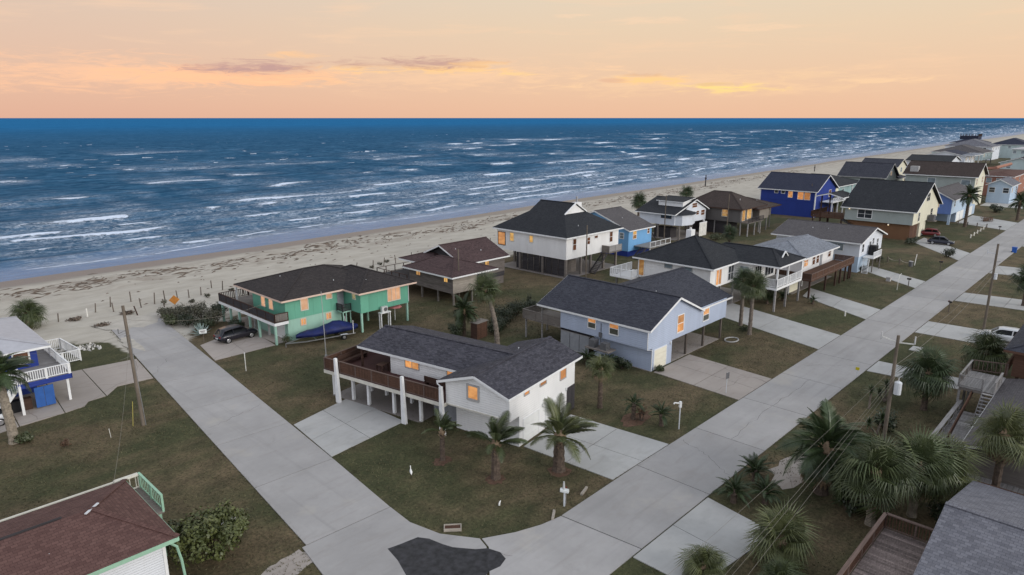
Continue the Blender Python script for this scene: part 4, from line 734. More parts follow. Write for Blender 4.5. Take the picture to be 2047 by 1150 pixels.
h.win('x', 126.2, 74.2, 76.6, 4.5, 5.2, 'pane_dark', 'wood_dark', None, .06, 3); h.posts('wood_grey', 3.1, .3, (126.9, 72.6), (131.6, 72.9), (133.9, 73.6), (139.2, 73.6), (126.5, 77.5), (126.5, 81.7), (133, 78), (139.2, 78), (139.2, 81.7), (133, 81.7))
h.stairs((125.4, 80.6), (122.0, 75.4), .1, 3.1, 1.3, 'wood_charcoal', (1, -.6)); h.box('slab', 'concrete_slab', 126, 139.5, 73, 82, 0, .06); h.walls('wood_charcoal', (127.5, 130, 75, 79, 0.1, 2.2), name='storage_wall')

# ================================================== brown hip house
h = House('brown_hip_house', 'dark taupe stilted house with wide brown hip roof and lit balcony', 140.9, 65.8)
h.walls('paint_taupe', (140.9, 147.0, 65.9, 79, 2.86, 5.8), (147.02, 152, 67.5, 79, 2.862, 5.802)); h.walls('paint_taupe_light', (148.6, 153.4, 65.1, 71, 2.858, 5.35), (153.42, 158, 66.5, 76, 2.86, 5.352), name='wing_wall')
h.hip(140.3, 152.6, 65.2, 79.8, 5.85, 8.85, (146.2, 71), (146.2, 75.2), 'shingle_brown', 'wood_dark'); h.hip(146.5, 158.8, 64.5, 77, 5.4, 7.25, (151.5, 69), (152.5, 72), 'shingle_brown', 'wood_dark')
h.win('x', 140.9, 68.9, 70.2, 4.0, 5.4, 'pane_yellow', 'trim_cream'); h.win('x', 140.9, 76.6, 77.6, 4.0, 5.4, 'pane_yellow', 'trim_cream'); h.win('y', 65.9, 141.6, 143.0, 3.2, 5.4, 'pane_yellow', 'trim_cream', None); h.win('y', 65.9, 144, 146, 3.4, 5.4, 'pane_yellow', 'trim_cream', None, .1, 2); h.win('y', 66.5, 155, 156.4, 3.7, 5.0, 'pane_pale', 'trim_cream')
h.deck('wood_grey', 141, 148.5, 64.0, 65.88, 2.95, .15); h.rail((141, 64.05), (148.5, 64.05), 2.95, 3.95, 'wood_charcoal', .2, .05, joined=True)
h.posts('wood_silver', 2.85, .2, (141.2, 65.9), (141.2, 64.2), (144.5, 64.2), (147.4, 64.2), (148.8, 65.2), (153, 65.3), (157.7, 66.6), (141.2, 72), (141.2, 78.6), (147, 78.6), (152, 78.6), (157.7, 75.6), (147, 72)); h.walls('wood_charcoal', (141.6, 145, 68.5, 78, 0, 2.84), name='storage_wall'); h.vent((144.5, 68, 7.6), (152, 67.5, 6.8))

# ================================================== royal blue house
h = House('royal_blue_house', 'royal blue two-storey house with white corner boards and navy-black roof', 180.4, 64.7)
h.walls('paint_royal', (180.48, 194.4, 64.78, 79.2, 0, 3.95)); h.walls('paint_royal', (180.4, 194.5, 64.7, 79.3, 3.952, 6.75), name='upper_wall', tri=[('y', 64.7, 180.4, 194.5, 6.752, 187.5, 10.2, .15)])
h.gable(179.7, 195.2, 64.0, 79.9, 6.72, 10.6, 'y', 'shingle_navy', at=187.5)
for y in (64.75, 79.25): h.box('corner_board', 'trim_white', 180.34, 180.39, y - .12, y + .12, 0, 6.7)
h.box('corner_board', 'trim_white', 180.3, 180.6, 64.62, 64.69, 0, 6.7)
h.win('x', 180.4, 66.1, 67.5, 4.5, 6.3, 'pane_orange', n=1, split=None); h.win('x', 180.4, 67.8, 69.2, 4.5, 6.3, 'pane_orange', split=None); h.win('x', 180.4, 70.6, 71.7, 4.8, 6.3, 'pane_orange', split=None); h.win('x', 180.4, 72.7, 73.6, 5.7, 6.55, 'pane_dark', split=None); h.win('x', 180.4, 74.5, 75.4, 5.7, 6.55, 'pane_dark', split=None); h.win('y', 64.7, 189.6, 191.2, 4.7, 6.4, 'pane_amber_refl')
h.deck('trim_white', 184, 197, 61.5, 64.65, 3.9, .2); h.posts('trim_white', 3.9, .25, (184.3, 61.8), (188.5, 61.8), (192.5, 61.8), (196.7, 61.8)); h.rail((184, 61.55), (197, 61.55), 3.9, 4.9, 'picket_white', .2, .06, joined=True); h.walls('paint_cream', (194.6, 197, 64.8, 70, 3.9, 6.6), name='side_wall')

# ================================================== further houses along the beach
h = House('teal_hip_house', 'pale teal house with dark hip roof just behind the royal blue house', 205, 68.5)
h.walls('paint_mint', (206, 226, 69, 84, 1.2, 6)); h.hip(204.5, 227.5, 67.6, 85.5, 6.0, 8.6, (215, 74), (215, 79), 'shingle_black'); h.posts('trim_white', 6, .3, (218, 67.9), (222, 67.9), (226.5, 67.9)); h.win('y', 69, 208, 209.2, 3, 4.6, 'pane_dark'); h.win('y', 69, 213, 214.4, 3, 4.8, 'pane_grey'); h.posts('trim_white', 1.2, .3, (206.5, 69.5), (225, 69.5))
h = House('slate_gable_house', 'grey house with steep slate gable roof beyond the teal house', 232, 63)
h.walls('paint_sage', (231.5, 243.5, 63, 76, 0, 7.2), tri=[('y', 63, 231.5, 243.5, 7.202, 237.5, 11, .15)]); h.gable(230.6, 244.4, 62.3, 76.8, 7.2, 11.3, 'y', 'shingle_slate', 'trim_grey', at=237.5); h.win('y', 63, 236.7, 238.2, 7.6, 8.8, 'pane_pale', split=None); h.win('y', 63, 233, 234.5, 4, 5.6, 'pane_grey'); h.hip(243, 252, 62, 74, 6.4, 8, (247, 66), (247, 70), 'shingle_slate', 'trim_grey'); h.walls('paint_sage', (243.6, 251, 63, 73, 0, 6.4), name='wing_wall')
h = House('yellow_gable_house', 'distant house with dark roof and small pale yellow gable end', 272, 70)
h.walls('paint_cream', (270, 281, 70, 82, 0, 8.2), tri=[('y', 70, 270, 281, 8.202, 275.5, 10.4, .15)]); h.gable(269.4, 281.6, 69.5, 82.6, 8.2, 10.7, 'y', 'shingle_slate', 'trim_cream', at=275.5); h.win('y', 70, 274.6, 276.2, 6.3, 7.8, 'pane_grey')
h = House('cream_gable_house', 'cream house with steep black gable roof and cedar lower level', 159.3, 37.0)
h.walls('paint_sage', (159.3, 179.2, 37.06, 50.5, 3.3, 6.15)); h.walls('paint_cream', (159.28, 179.2, 37.0, 37.05, 3.3, 6.15), name='front_wall', tri=[('y', 37.0, 159.3, 179.2, 6.152, 169.6, 11.1, .14)])
h.gable(158.7, 180.2, 36.3, 51.3, 6.1, 11.5, 'y', 'shingle_black', at=169.6)
h.walls('cedar_wall', (160, 171, 37.6, 50, 0, 3.298), name='lower_wall'); h.planks('y', 37.6, 160.05, 165.6, .1, 3.2, 'wood_brown', .8, .05, vert=True); h.walls('paint_cream', (166, 170.9, 37.2, 37.59, 0, 3.2), name='garage_front')
h.win('x', 159.3, 45, 47.8, 4.0, 5.7, 'pane_dark', 'trim_white', 'h', .12, 2); h.win('y', 37, 168.2, 170.6, 7.6, 9.2, 'pane_dark', 'trim_cream', 'h', .1, 2); h.win('y', 37, 163, 164.2, 3.8, 5.5, 'pane_dark', 'trim_cream'); h.win('y', 37, 173, 174.6, 3.8, 5.5, 'pane_dark', 'trim_cream')
for y, z in ((49.6, 5.75), (41.5, 3.0)): o = h.box('wall_lamp', 'trim_white', 159.1, 159.28, y - .15, y + .15, z, z + .2); h.part('bulb', MB().cyl((159.15, y, z), (159.15, y, z - .12), .12, .09), 'lamp_glow', o)
h.ac(171.5, 36.2, 3.2, 'ac_grey', 1.6, 1.2, 1.0); h.box('equipment_shelf', 'wood_grey', 170.5, 172.6, 35.4, 36.98, 3.0, 3.18); h.deck('wood_brown', 160, 170, 51, 58, 3.3, .2); h.rail((160, 51), (160, 58), 3.3, 4.4, 'wood_brown', .2, .12, joined=True); h.rail((160, 58), (170, 58), 3.3, 4.4, 'wood_brown', .2, .12, joined=True); h.posts('wood_dark', 3.2, .25, (160.3, 51.4), (160.3, 57.6), (165, 57.6), (169.7, 57.6)); h.posts('wood_dark', 8, .25, (160.2, 56), (165.5, 56), name='porch_post'); h.gable(158.8, 167, 51, 57, 8, 8.8, 'x', 'shingle_black'); h.stairs((159.6, 51), (159.4, 43.5), 0, 3.3, 1.2, 'wood_charcoal', (1, 0)); h.vent((165, 39.5, 9.2))
h = House('small_blue_house', 'periwinkle blue house with pale blue side and white garage doors', 190.5, 36.5)
h.walls('paint_periwinkle', (190.5, 190.56, 36.5, 44.5, 2.5, 6), tri=[('x', 190.5, 36.5, 44.5, 6.002, 40.5, 8.1, .06)]); h.walls('paint_pale_blue', (190.57, 214, 36.52, 44.5, 2.5, 6), name='side_wall'); h.gable(189.9, 215, 35.9, 45.1, 6, 8.3, 'x', 'shingle_mid', at=40.5); h.walls('paint_pale_blue', (197, 219, 36.6, 44.4, 0, 2.498), name='garage_wall'); h.posts('paint_pale_blue', 2.5, .5, (190.9, 36.8), (190.9, 44.2))
h.win('x', 190.5, 39.2, 40.8, 4.2, 5.6, 'pane_yellow', split=None, t=.2); h.win('y', 36.52, 193, 194, 4.2, 5.6, 'pane_dark')
for x in (197.6, 201.6, 208, 212): h.garage('y', 36.6, x, x + 3.4, .05, 2.3)
h = House('long_cream_house', 'long two-storey cream and grey house with black-brown gable roof', 234, 40)
h.walls('paint_sage', (234, 247, 40.06, 58, 0, 8.6)); h.walls('paint_cream', (233.98, 247, 40, 40.05, 0, 8.6), name='front_wall', tri=[('y', 40, 234, 247, 8.602, 240.5, 11.9, .1)]); h.gable(233.2, 247.9, 39.2, 58.8, 8.6, 12.25, 'y', 'shingle_brown', at=240.5)
h.box('chimney', 'trim_grey', 234.6, 236.2, 55, 57.2, 8.2, 10.9); h.win('y', 40, 235.3, 237, 6.2, 8.0, 'pane_pale'); h.win('y', 40, 243, 244.8, 6.4, 8.2, 'pane_pale'); h.win('y', 40, 238.5, 239.8, 3, 4.4, 'pane_grey'); h.win('x', 234, 50, 52, 6.4, 7.7, 'pane_grey', split=None); h.win('x', 234, 41.2, 43.4, 6.2, 7.6, 'pane_grey', split=None)
def farhouse(name, label, x0, x1, y0, y1, ze, zr, roof, wall, kind='hip', axis='y', trim='trim_white', wins=3, lo=0):
    h = House(name, label, x0, y0); h.walls(wall, (x0 + .6, x1 - .6, y0 + .6, y1 - .6, lo, ze))
    if kind == 'hip':
        w = (x1 - x0) / 2; dd = (y1 - y0) / 2
        r0, r1 = (((x0 + x1) / 2, y0 + min(w, dd) * .9), ((x0 + x1) / 2, y1 - min(w, dd) * .9)) if dd >= w else ((x0 + w * .6, (y0 + y1) / 2), (x1 - w * .6, (y0 + y1) / 2))
        h.hip(x0, x1, y0, y1, ze, zr, r0, r1, roof, trim)
    else:
        h.gable(x0, x1, y0, y1, ze, zr, axis, roof, trim)
        if axis == 'y': h.walls(wall, tri=[('y', y0 + .6, x0 + .6, x1 - .6, ze, (x0 + x1) / 2, zr - .2, .1)], name='gable_wall')
        else: h.walls(wall, tri=[('x', x0 + .6, y0 + .6, y1 - .6, ze, (y0 + y1) / 2, zr - .2, .1)], name='gable_wall')
    for i in range(wins):
        a_ = x0 + (x1 - x0) * (i + .5) / wins; h.win('y', y0 + .6, a_ - .7, a_ + .7, ze - 2.2, ze - .8, rnd.choice(['pane_grey', 'pane_dark', 'pane_pale']))
        a_ = y0 + (y1 - y0) * (i + .5) / wins; h.win('x', x0 + .6, a_ - .7, a_ + .7, ze - 2.2, ze - .8, rnd.choice(['pane_grey', 'pane_dark']))
    if lo: h.posts('wood_grey', lo, .4, *[(x, y) for x in (x0 + .9, (x0 + x1) / 2, x1 - .9) for y in (y0 + .9, y1 - .9)])
    return h
farhouse('distant_house', 'distant house with low black gable roof and tiny white gable front', 326, 345, 65, 82, 7.6, 9.8, 'shingle_black', 'paint_cool_white', 'gable', 'y')
h = farhouse('distant_house', 'distant white house with navy roof and tall white porch posts', 380, 402, 70, 88, 7.6, 9.8, 'shingle_navy', 'paint_cool_white', 'gable', 'x', lo=3); h.posts('trim_white', 8, .4, (383, 68.5), (390, 68.5), (400, 68.5)); h.hip(381, 402, 67, 73, 8, 8.8, (388, 70), (396, 70), 'shingle_grey')
farhouse('distant_house', 'distant house with broad grey hip roof near the far beach', 438, 466, 73, 98, 7.0, 10.6, 'shingle_mid', 'paint_pale_teal', lo=3)
farhouse('distant_house', 'distant house with lighter grey hip roof and triangular attic vent', 505, 532, 80, 106, 8, 12.2, 'shingle_weathered', 'paint_cool_white')
h = farhouse('distant_house', 'farthest dark house topped by a railed widow walk', 575, 600, 96, 118, 8, 11, 'shingle_navy', 'paint_pale_blue'); h.box('roof_deck', 'shingle_navy', 582, 594, 102, 113, 10.2, 12.6); h.rail((582, 102), (582, 113), 12.6, 14, 'wood_dark', 1.2, .2, joined=True, post=.3); h.rail((582, 102), (594, 102), 12.6, 14, 'wood_dark', 1.2, .2, joined=True, post=.3)
farhouse('distant_house', 'distant navy-roofed house behind the pale teal block', 540, 566, 66, 88, 8.5, 12.4, 'shingle_navy', 'paint_pale_teal')
h = farhouse('teal_block', 'tall pale teal block with flat roof near the right edge', 440, 480, 48, 62, 9.4, 9.8, 'metal_roof', 'paint_pale_teal', wins=4); h.posts('trim_grey', 9, .5, (441, 48.2), (448, 48.2), (456, 48.2))
h = farhouse('terracotta_house', 'terracotta pink house with flat brown roof and curved parapet at right edge', 272, 312, 36, 47, 6.6, 7.2, 'shingle_red', 'stucco_terracotta', wins=4); h.part('parapet', MB().tube([(272.3, 46.8, 7.2), (272.3, 44, 8.8), (272.3, 41.5, 9.2), (285, 41.5, 9.2), (300, 41.5, 9.2)], .5, 8), 'stucco_terracotta')
farhouse('grey_shed', 'grey gabled house with white stair between cream and terracotta houses', 250, 264, 33, 40, 5.4, 7.2, 'shingle_weathered', 'paint_pale_blue', 'gable', 'x', wins=2)
farhouse('distant_house', 'small slate-roofed house far right above the terracotta house', 345, 372, 38, 52, 7.2, 9.4, 'shingle_slate', 'paint_pale_teal', 'gable', 'x', wins=2)
h = farhouse('carport_house', 'white open carport with flat metal roof at the right edge', 262, 280, 27.5, 32, 4.2, 4.5, 'metal_roof', 'paint_cool_white', wins=1)

# ================================================== royal blue house at the left edge
h = House('blue_deck_house', 'royal blue house with white picket deck and steps at left edge', 4, 73)
h.walls('paint_royal', (2.0, 13.0, 73.3, 84, 2.62, 4.6)); h.walls('paint_royal', (2.0, 12.6, 73.6, 83.5, 0, 2.6), name='lower_wall'); h.hip(1.2, 14.0, 72.6, 86, 4.55, 6.3, (7.2, 78), (7.4, 80.4), 'metal_roof', 'trim_white')
h.win('y', 73.3, 11.2, 12.3, 3.2, 4.2, 'pane_amber_refl', 'trim_white', 'h', .14)
h.deck('wood_silver', 2, 14.5, 69.0, 73.28, 2.62, .14); h.deck('wood_silver', 13.02, 14.5, 73.3, 82, 2.62, .14); h.box('rim_board', 'paint_royal', 9.9, 14.55, 68.93, 68.995, 2.15, 2.6); h.box('rim_board', 'paint_royal', 14.51, 14.57, 68.93, 82, 2.15, 2.6)
h.rail((14.46, 69.05), (14.46, 82), 2.62, 3.55, 'picket_white', .17, .06, 'trim_white', 2.2, post=.14); h.rail((10.9, 69.05), (14.4, 69.05), 2.62, 3.55, 'picket_white', .17, .06, 'trim_white', 1.8, post=.18); h.rail((8.0, 70.4), (10.85, 70.4), 2.62, 3.55, 'picket_white', .17, .06, 'trim_white', 1.8, post=.14)
h.stairs((10.85, 69.6), (8.4, 68.5), .1, 2.6, 1.0, 'trim_white', (.3, .9)); h.rail((10.85, 69.05), (8.6, 68.1), 2.62, 3.5, 'picket_white', .17, .06, 'trim_white', 1.2, zz=(0, -2.2), post=.14)
h.posts('trim_white', 2.6, .2, (10.45, 68.3), (14.2, 69.3), (14.2, 76), (14.2, 81.6)); g_ = h.box('gate', 'door_blue', 11.55, 12.25, 68.92, 68.98, .15, 2.0); h.box('gate', 'door_blue', 12.28, 13.0, 68.92, 68.98, .15, 2.0)
fe = thing('picket_fence', 'white picket enclosure on the grass beside the blue house', 'fence', (14.6, 80.3, 0)); hh = House.__new__(House); hh.o = fe; hh.d = Vector((14.6, 80.3, 0)); hh.pk = {}
for p_, q_ in (((14.8, 80.4), (18.0, 80.4)), ((18.0, 80.45), (17.6, 86.2)), ((17.55, 86.2), (14.6, 86.4))): hh.rail(p_, q_, .05, 1.25, 'picket_white', .17, .06, 'trim_white', 1.7)

# ================================================== red-brown roof house at lower left
h = House('red_roof_house', 'white clapboard house with faded red-brown roof and green trim, lower left', 2, 34.5)
h.walls('lap_white', (-14, 10.1, 34.6, 41.6, 0, 3.95)); A, B, C, D = (-15, 34.0, 4.0), (10.65, 34.0, 4.0), (10.7, 42.2, 4.0), (-15, 42.2, 4.0); R0, R1 = (-15, 38.15, 5.05), (7.9, 38.15, 5.05)
h.finish_roof([[A, B, R1, R0], [B, C, R1], [C, D, R0, R1]], [(A, B), (B, C), (C, D)], [(B, R1), (C, R1)], 'shingle_red', 'trim_green', .14, .22)
h.part('ridge_vent', MB().beam((-15, 38.3, 5.07), (6.6, 38.3, 5.07), .1, .08), 'wood_charcoal'); h.part('flashing', MB().beam((7.55, 37.75, 5.08), (8.35, 38.55, 5.02), .12, .05), 'galvanized'); h.box('gutter', 'trim_cream', -15, 11.6, 42.3, 42.42, 3.9, 4.02)
h.deck('wood_grey', 10.12, 11.6, 38.8, 42.6, 3.0, .14); h.rail((11.55, 38.85), (11.55, 42.5), 3.0, 4.0, 'trim_green', .3, .05, 'trim_green', 1.8, post=.12); h.rail((10.2, 42.5), (11.5, 42.5), 3.0, 4.0, 'trim_cream', .3, .05, 'trim_cream', 1.8); h.posts('trim_green', 2.86, .15, (11.4, 39), (11.4, 42.4))
h.part('brace', MB().tube([(10.2, 34.4, 3.7), (10.6, 34.3, 3.3), (10.75, 34.3, 2.4), (10.9, 34.3, .1)], .07, 6), 'trim_green'); h.box('corner_board', 'trim_white', 9.98, 10.14, 34.56, 34.597, 0, 3.9); h.vent((5.5, 36.2, 4.5))

# ================================================== houses on the right of the road
h = House('stair_deck_house', 'grey-shingled house with raised wooden deck and steps at right edge', 53, 0)
h.walls('wood_grey', (53.4, 70, -8, 6.9, .2, 3.0), tri=[('x', 53.4, -8, 6.9, 3.002, -1, 4.8, .12), ('x', 69.8, -8, 6.9, 3.002, -1, 4.8, .12)]); h.finish_roof([[(52.85, 7.4, 3.0), (52.85, -1, 5.0), (70, -1, 5.0), (70, 7.4, 3.0)], [(52.85, -1, 5.0), (52.85, -9, 3.0), (70, -9, 3.0), (70, -1, 5.0)]], [((70, 7.4, 3.0), (52.85, 7.4, 3.0)), ((52.85, 7.4, 3.0), (52.85, -1, 5.0))], [], 'shingle_mid', 'trim_white', .14, .18)
for i in range(26):
    x = 53.9 + i * .44; h.box('plank', 'wood_silver', x, x + .415, 7.0, 9.7, .82, .88)
for i in range(12):
    y = 3.2 + i * .315; h.box('plank', 'wood_silver', 50.6, 53.38, y, y + .295, .82, .88)
h.box('deck_frame', 'wood_dark', 50.7, 65.3, 3.2, 9.6, .5, .81); h.rail((54, 9.65), (65.2, 9.65), .88, 1.8, 'wood_silver', None, cap='wood_silver', top=(.3, .05)); h.rail((50.65, 3.3), (50.65, 7.0), .88, 1.7, 'wood_brown', None, cap='wood_brown')
h.part('ramp_wall', MB().beam((58, 9.0, 1.2), (66, 9.0, 2.7), .08, .5), 'wood_brown')
for i in range(14):
    y = 7.42 + i * .185; h.box('plank', 'wood_silver', 65.2, 70.2, y, y + .17, 2.94, 3.0)
h.box('deck_frame', 'wood_grey', 65.25, 70.1, 7.45, 9.95, 2.7, 2.935)
h.rail((65.25, 8.35), (65.25, 10.0), 3.0, 4.0, 'wood_grey', None, cap='wood_silver', post=.12); h.rail((65.3, 10.0), (70.2, 10.0), 3.0, 4.0, 'wood_grey', .3, .05, cap='wood_silver', post=.12); h.rail((70.2, 10.0), (71, 7.5), 3.0, 4.0, 'wood_rail_brown', .3, .05, cap='wood_rail_brown', post=.12); h.rail((65.3, 7.5), (68.5, 7.5), 3.0, 3.9, 'wood_silver', .2, .18, cap='wood_silver')
h.posts('wood_silver', 2.7, .18, (65.4, 9.9), (68, 9.9), (70, 9.9), (65.4, 8.2)); h.stairs((65.15, 7.85), (62.3, 7.85), .9, 3.0, .8, 'wood_silver')
h.walls('wood_brown', (71, 84, -10, 7.2, 3.0, 5.4), name='upper_wall'); h.hip(70.2, 85, -11, 7.9, 5.5, 8.6, (77, -3), (77, 0), 'shingle_slate', 'wood_brown'); h.posts('wood_brown', 3.0, .25, (71.5, 6.8), (76, 6.8), (71.5, 0)); h.rail((71, 7.6), (75, 7.6), 3.0, 4.0, 'wood_brown', .2, .06, joined=True)
h = House('plank_deck_house', 'house corner with worn grey shingle roof and plank deck, lower right', 30, 0)
h.walls('wood_grey', (31, 46.5, -8, 5.2, .1, 2.7), tri=[('y', 5.08, 31, 46.5, 2.702, 39.55, 4.8, .12)]); h.finish_roof([[(29, 5.75, 2.35), (39.55, 5.75, 5.05), (39.55, -9, 5.05), (29, -9, 2.35)], [(39.55, 5.75, 5.05), (48, 5.75, 2.9), (48, -9, 2.9), (39.55, -9, 5.05)]], [((29, 5.75, 2.35), (39.55, 5.75, 5.05)), ((39.55, 5.75, 5.05), (48, 5.75, 2.9))], [((39.55, 5.75, 5.05), (39.55, -9, 5.05))], 'shingle_weathered', 'trim_grey', .14, .2)
for i in range(56):
    x = 31.2 + i * .145; h.box('plank', 'wood_plank_deck', x, x + .135, 5.25, 8.36, 2.44, 2.5)
h.box('deck_frame', 'wood_dark', 31.2, 39.3, 5.3, 8.34, 2.2, 2.435)
h.rail((31.2, 8.4), (39.28, 8.4), 2.5, 3.42, 'wood_brown', .16, .05, 'wood_rail_brown', 1.8, top=(.2, .06)); h.rail((39.28, 8.38), (39.28, 5.3), 2.5, 3.42, 'wood_brown', .16, .05, 'wood_rail_brown', 1.6, top=(.2, .06)); h.posts('wood_brown', 2.2, .18, (31.5, 8.2), (35, 8.2), (39.1, 8.2), (39.1, 5.6)); h.walls('trim_grey', (39.4, 46.5, 5.21, 5.3, 2.5, 2.68), name='gable_trim')

# ------------------------------------------------------------------ plants
def feather_mesh(L_, n, w, droop, mat, name='frond', vee=.5, lw=.035):
    mb = MB(); pts = []
    for i in range(9):
        t = i / 8; pts.append(Vector((L_ * (t - .22 * droop * t * t), 0, L_ * (.42 * t - droop * .9 * t * t))))
    mb.tube(pts, [.03 * (1 - .8 * i / 8) * max(1, L_ / 2) for i in range(9)], 3, False)
    for i in range(n):
        t = .16 + .84 * i / (n - 1); k = min(7, int(t * 8)); c = pts[k].lerp(pts[k + 1], t * 8 - k); d = (pts[k + 1] - pts[k]).normalized()
        ln = w * (math.sin(PI * min(1, .18 + t * .85)) ** .6) * rnd.uniform(.85, 1.1)
        for s_ in (-1, 1):
            o = (d * .62 + Vector((0, s_, 0)) * .75 + Vector((0, 0, vee * .4 - .25))).normalized(); q = Vector((-d.z, 0, d.x)) * 0 + d * lw * 1.2; tip = c + o * ln + Vector((0, 0, -.12 * ln))
            mb.add([c - q, c + q, c + o * ln * .55 + q * .8, tip, c + o * ln * .55 - q * .8], [(0, 1, 2, 3, 4)])
    return mb.mesh(name, mat)
def fan_mesh(st, R_, n, mat, droop=.3, spread=150, name='frond', lw=.05):
    mb = MB(); mb.tube([(0, 0, 0), (st * .5, 0, st * .10), (st, 0, st * .08)], [.025, .02, .015], 3, False); c = Vector((st, 0, st * .08))
    for i in range(n):
        a = math.radians(-spread + 2 * spread * i / (n - 1)); ln = R_ * (.72 + .28 * math.cos(a * .6)) * rnd.uniform(.88, 1.08); d = Vector((math.cos(a), math.sin(a), .10 - .12 * abs(a))).normalized()
        q = Vector((-math.sin(a), math.cos(a), 0)) * lw; m_ = c + d * ln * .55; tip = c + d * ln - Vector((0, 0, droop * ln * rnd.uniform(.5, 1.2)))
        mb.add([c, m_ - q, tip, m_ + q, m_ + Vector((0, 0, lw * .5))], [(0, 1, 4), (1, 2, 4), (2, 3, 4), (3, 0, 4)])
    return mb.mesh(name, mat)
FR = {}
def fr(kind, i):
    k = (kind, i)
    if k not in FR:
        rnd.seed(hash(kind) % 1000 if False else sum(map(ord, kind)) + i)
        FR[k] = {'date': lambda: feather_mesh(1.0, 34, .26, .42 + .14 * i, 'frond_olive', lw=.0085), 'dateb': lambda: feather_mesh(1.0, 34, .24, .40 + .15 * i, 'frond_bright', lw=.0085), 'datedark': lambda: feather_mesh(1.0, 36, .26, .5 + .2 * i, 'frond_dark', lw=.0085), 'sago': lambda: feather_mesh(1.0, 34, .16, .5 + .2 * i, 'frond_dark', lw=.008), 'sagob': lambda: feather_mesh(1.0, 30, .15, .45 + .2 * i, 'frond_brown', lw=.008),
                 'fan': lambda: fan_mesh(.42, .62, 30, 'frond_olive', .34 + .3 * i, lw=.017), 'fand': lambda: fan_mesh(.42, .62, 30, 'frond_dark', .34 + .3 * i, lw=.017), 'fanb': lambda: fan_mesh(.42, .62, 30, 'frond_bright', .32 + .3 * i, lw=.017), 'dead': lambda: fan_mesh(.4, .6, 12, 'dead_frond', .55, 70, lw=.05), 'yucca': lambda: MB().add([(0, -.03, 0), (.5, -.045, .05), (1, 0, .0), (.5, .045, .05), (0, .03, 0)], [(0, 1, 3, 4), (1, 2, 3)]).mesh('leaf', 'frond_dark'), 'agave': lambda: MB().add([(0, -.07, 0), (.45, -.10, .06), (1, 0, .12), (.45, .10, .06), (0, .07, 0), (.45, 0, 0)], [(0, 1, 5), (1, 2, 5), (2, 3, 5), (3, 4, 5), (0, 5, 4)]).mesh('leaf', 'agave_blue')}[kind]()
    return FR[k]
def palm(label, p, hgt, R_, kind, n=34, tr=(.2, .15), tm='trunk_palm', lean=(0, 0), wind=(.18, -.05), dead=0, name='palm_tree', lo=-35, hi=80, boots=True, group=None, z0=0, cat='palm tree'):
    rnd.seed(int(p[0] * 131 + p[1] * 17)); t = thing(name, label, cat, (p[0], p[1], z0), 0, group); mb = MB(); top = Vector((lean[0], lean[1], hgt)); k = max(4, int(hgt / .28)); pts = []; rs = []
    for i in range(k + 1):
        f = i / k; b_ = math.sin(f * PI / 2) if lean != (0, 0) else f; pts.append(Vector((lean[0] * f * f, lean[1] * f * f, hgt * f - .1 * (1 - f)))); rs.append((tr[0] + (tr[1] - tr[0]) * f) * (1.28 if i == 0 else 1) * (1.07 if i % 2 else .95))
    mb.smooth = False; part('trunk', mb.tube(pts, rs, 9), tm, t)
    cr = MB().tube([top - Vector((0, 0, .35 * R_ * .4)), top - Vector((0, 0, .05)), top + Vector((0, 0, .18 * R_))], [tr[1] * 1.05, tr[1] * 1.5, tr[1] * .4], 8)
    if boots:
        for i in range(14):
            a = i * 2.4; z = -.3 * R_ * (i / 14); c = top + Vector((math.cos(a) * tr[1], math.sin(a) * tr[1], z - .05)); cr.beam(c, c + Vector((math.cos(a) * .16, math.sin(a) * .16, .2)) * (.6 + R_ * .2), .07, .03)
    cro = part('crown', cr, 'dead_frond' if boots else tm, t); wv = Vector((*wind, 0))
    for i in range(n + dead):
        dd = i >= n; f = (i + .5) / n; el = math.radians(hi + (lo - hi) * f ** .8) if not dd else math.radians(rnd.uniform(-85, -60)); az = i * 2.39996 + rnd.uniform(-.5, .5); el += rnd.uniform(-.24, .24)
        d = Vector((math.cos(az) * math.cos(el), math.sin(az) * math.cos(el), math.sin(el))) + wv * (.9 if not dd else .2); d.normalize()
        o = link('frond', fr('dead' if dd else kind, i % 3), cro); sc = R_ * rnd.uniform(.68, 1.12) * (.8 if dd else 1); up = Vector((0, 0, 1)); s_ = up.cross(d); s_ = s_.normalized() if s_.length > .05 else Vector((0, 1, 0)); u2 = d.cross(s_)
        o.matrix_local = Matrix.Translation(top + d * tr[1] * .7) @ Matrix((d, s_, u2)).transposed().to_4x4() @ Matrix.Rotation(rnd.uniform(-.35, .35), 4, 'X') @ Matrix.Scale(sc, 4)
    return t
def palmpx(label, b, ctop, *a, **k):
    p = G(*b); return palm(label, (p.x, p.y), max(.3, hz(ctop[1], ctop[0], p)), *a, **k)
palmpx('small wind-swept palm nearest the carport of the white corner house', (885, 920), (889, 862), 1.7, 'date', 18, (.2, .17), lo=0, wind=(.55, -.3))
palmpx('middle of three stocky palms on the corner lawn', (991, 956), (994, 888), 2.5, 'date', 22, (.34, .27), lo=-5, wind=(.35, -.2))
palmpx('stoutest corner lawn palm beside the white garage driveway', (1117, 940), (1121, 873), 3.0, 'dateb', 24, (.46, .36), lo=-12, wind=(.25, -.15))
palmpx('young fan palm between the white and blue-grey houses', (1199, 815), (1200, 738), 1.35, 'fanb', 30, (.24, .17), dead=5, lo=-50)
palmpx('large dark date palm with arching fronds beside the main road', (1641, 985), (1643, 896), 3.5, 'datedark', 52, (.45, .4), lo=-45, dead=6)
palmpx('tall date palm with grey ringed trunk at left edge', (29, 885), (12, 748), 2.9, 'datedark', 36, (.36, .3), 'trunk_pale', lean=(-.3, .2), lo=-35)
palmpx('feathery palm behind the white house near the brown shed', (928, 672), (926, 622), 2.3, 'datedark', 34, (.22, .18), lo=-35)
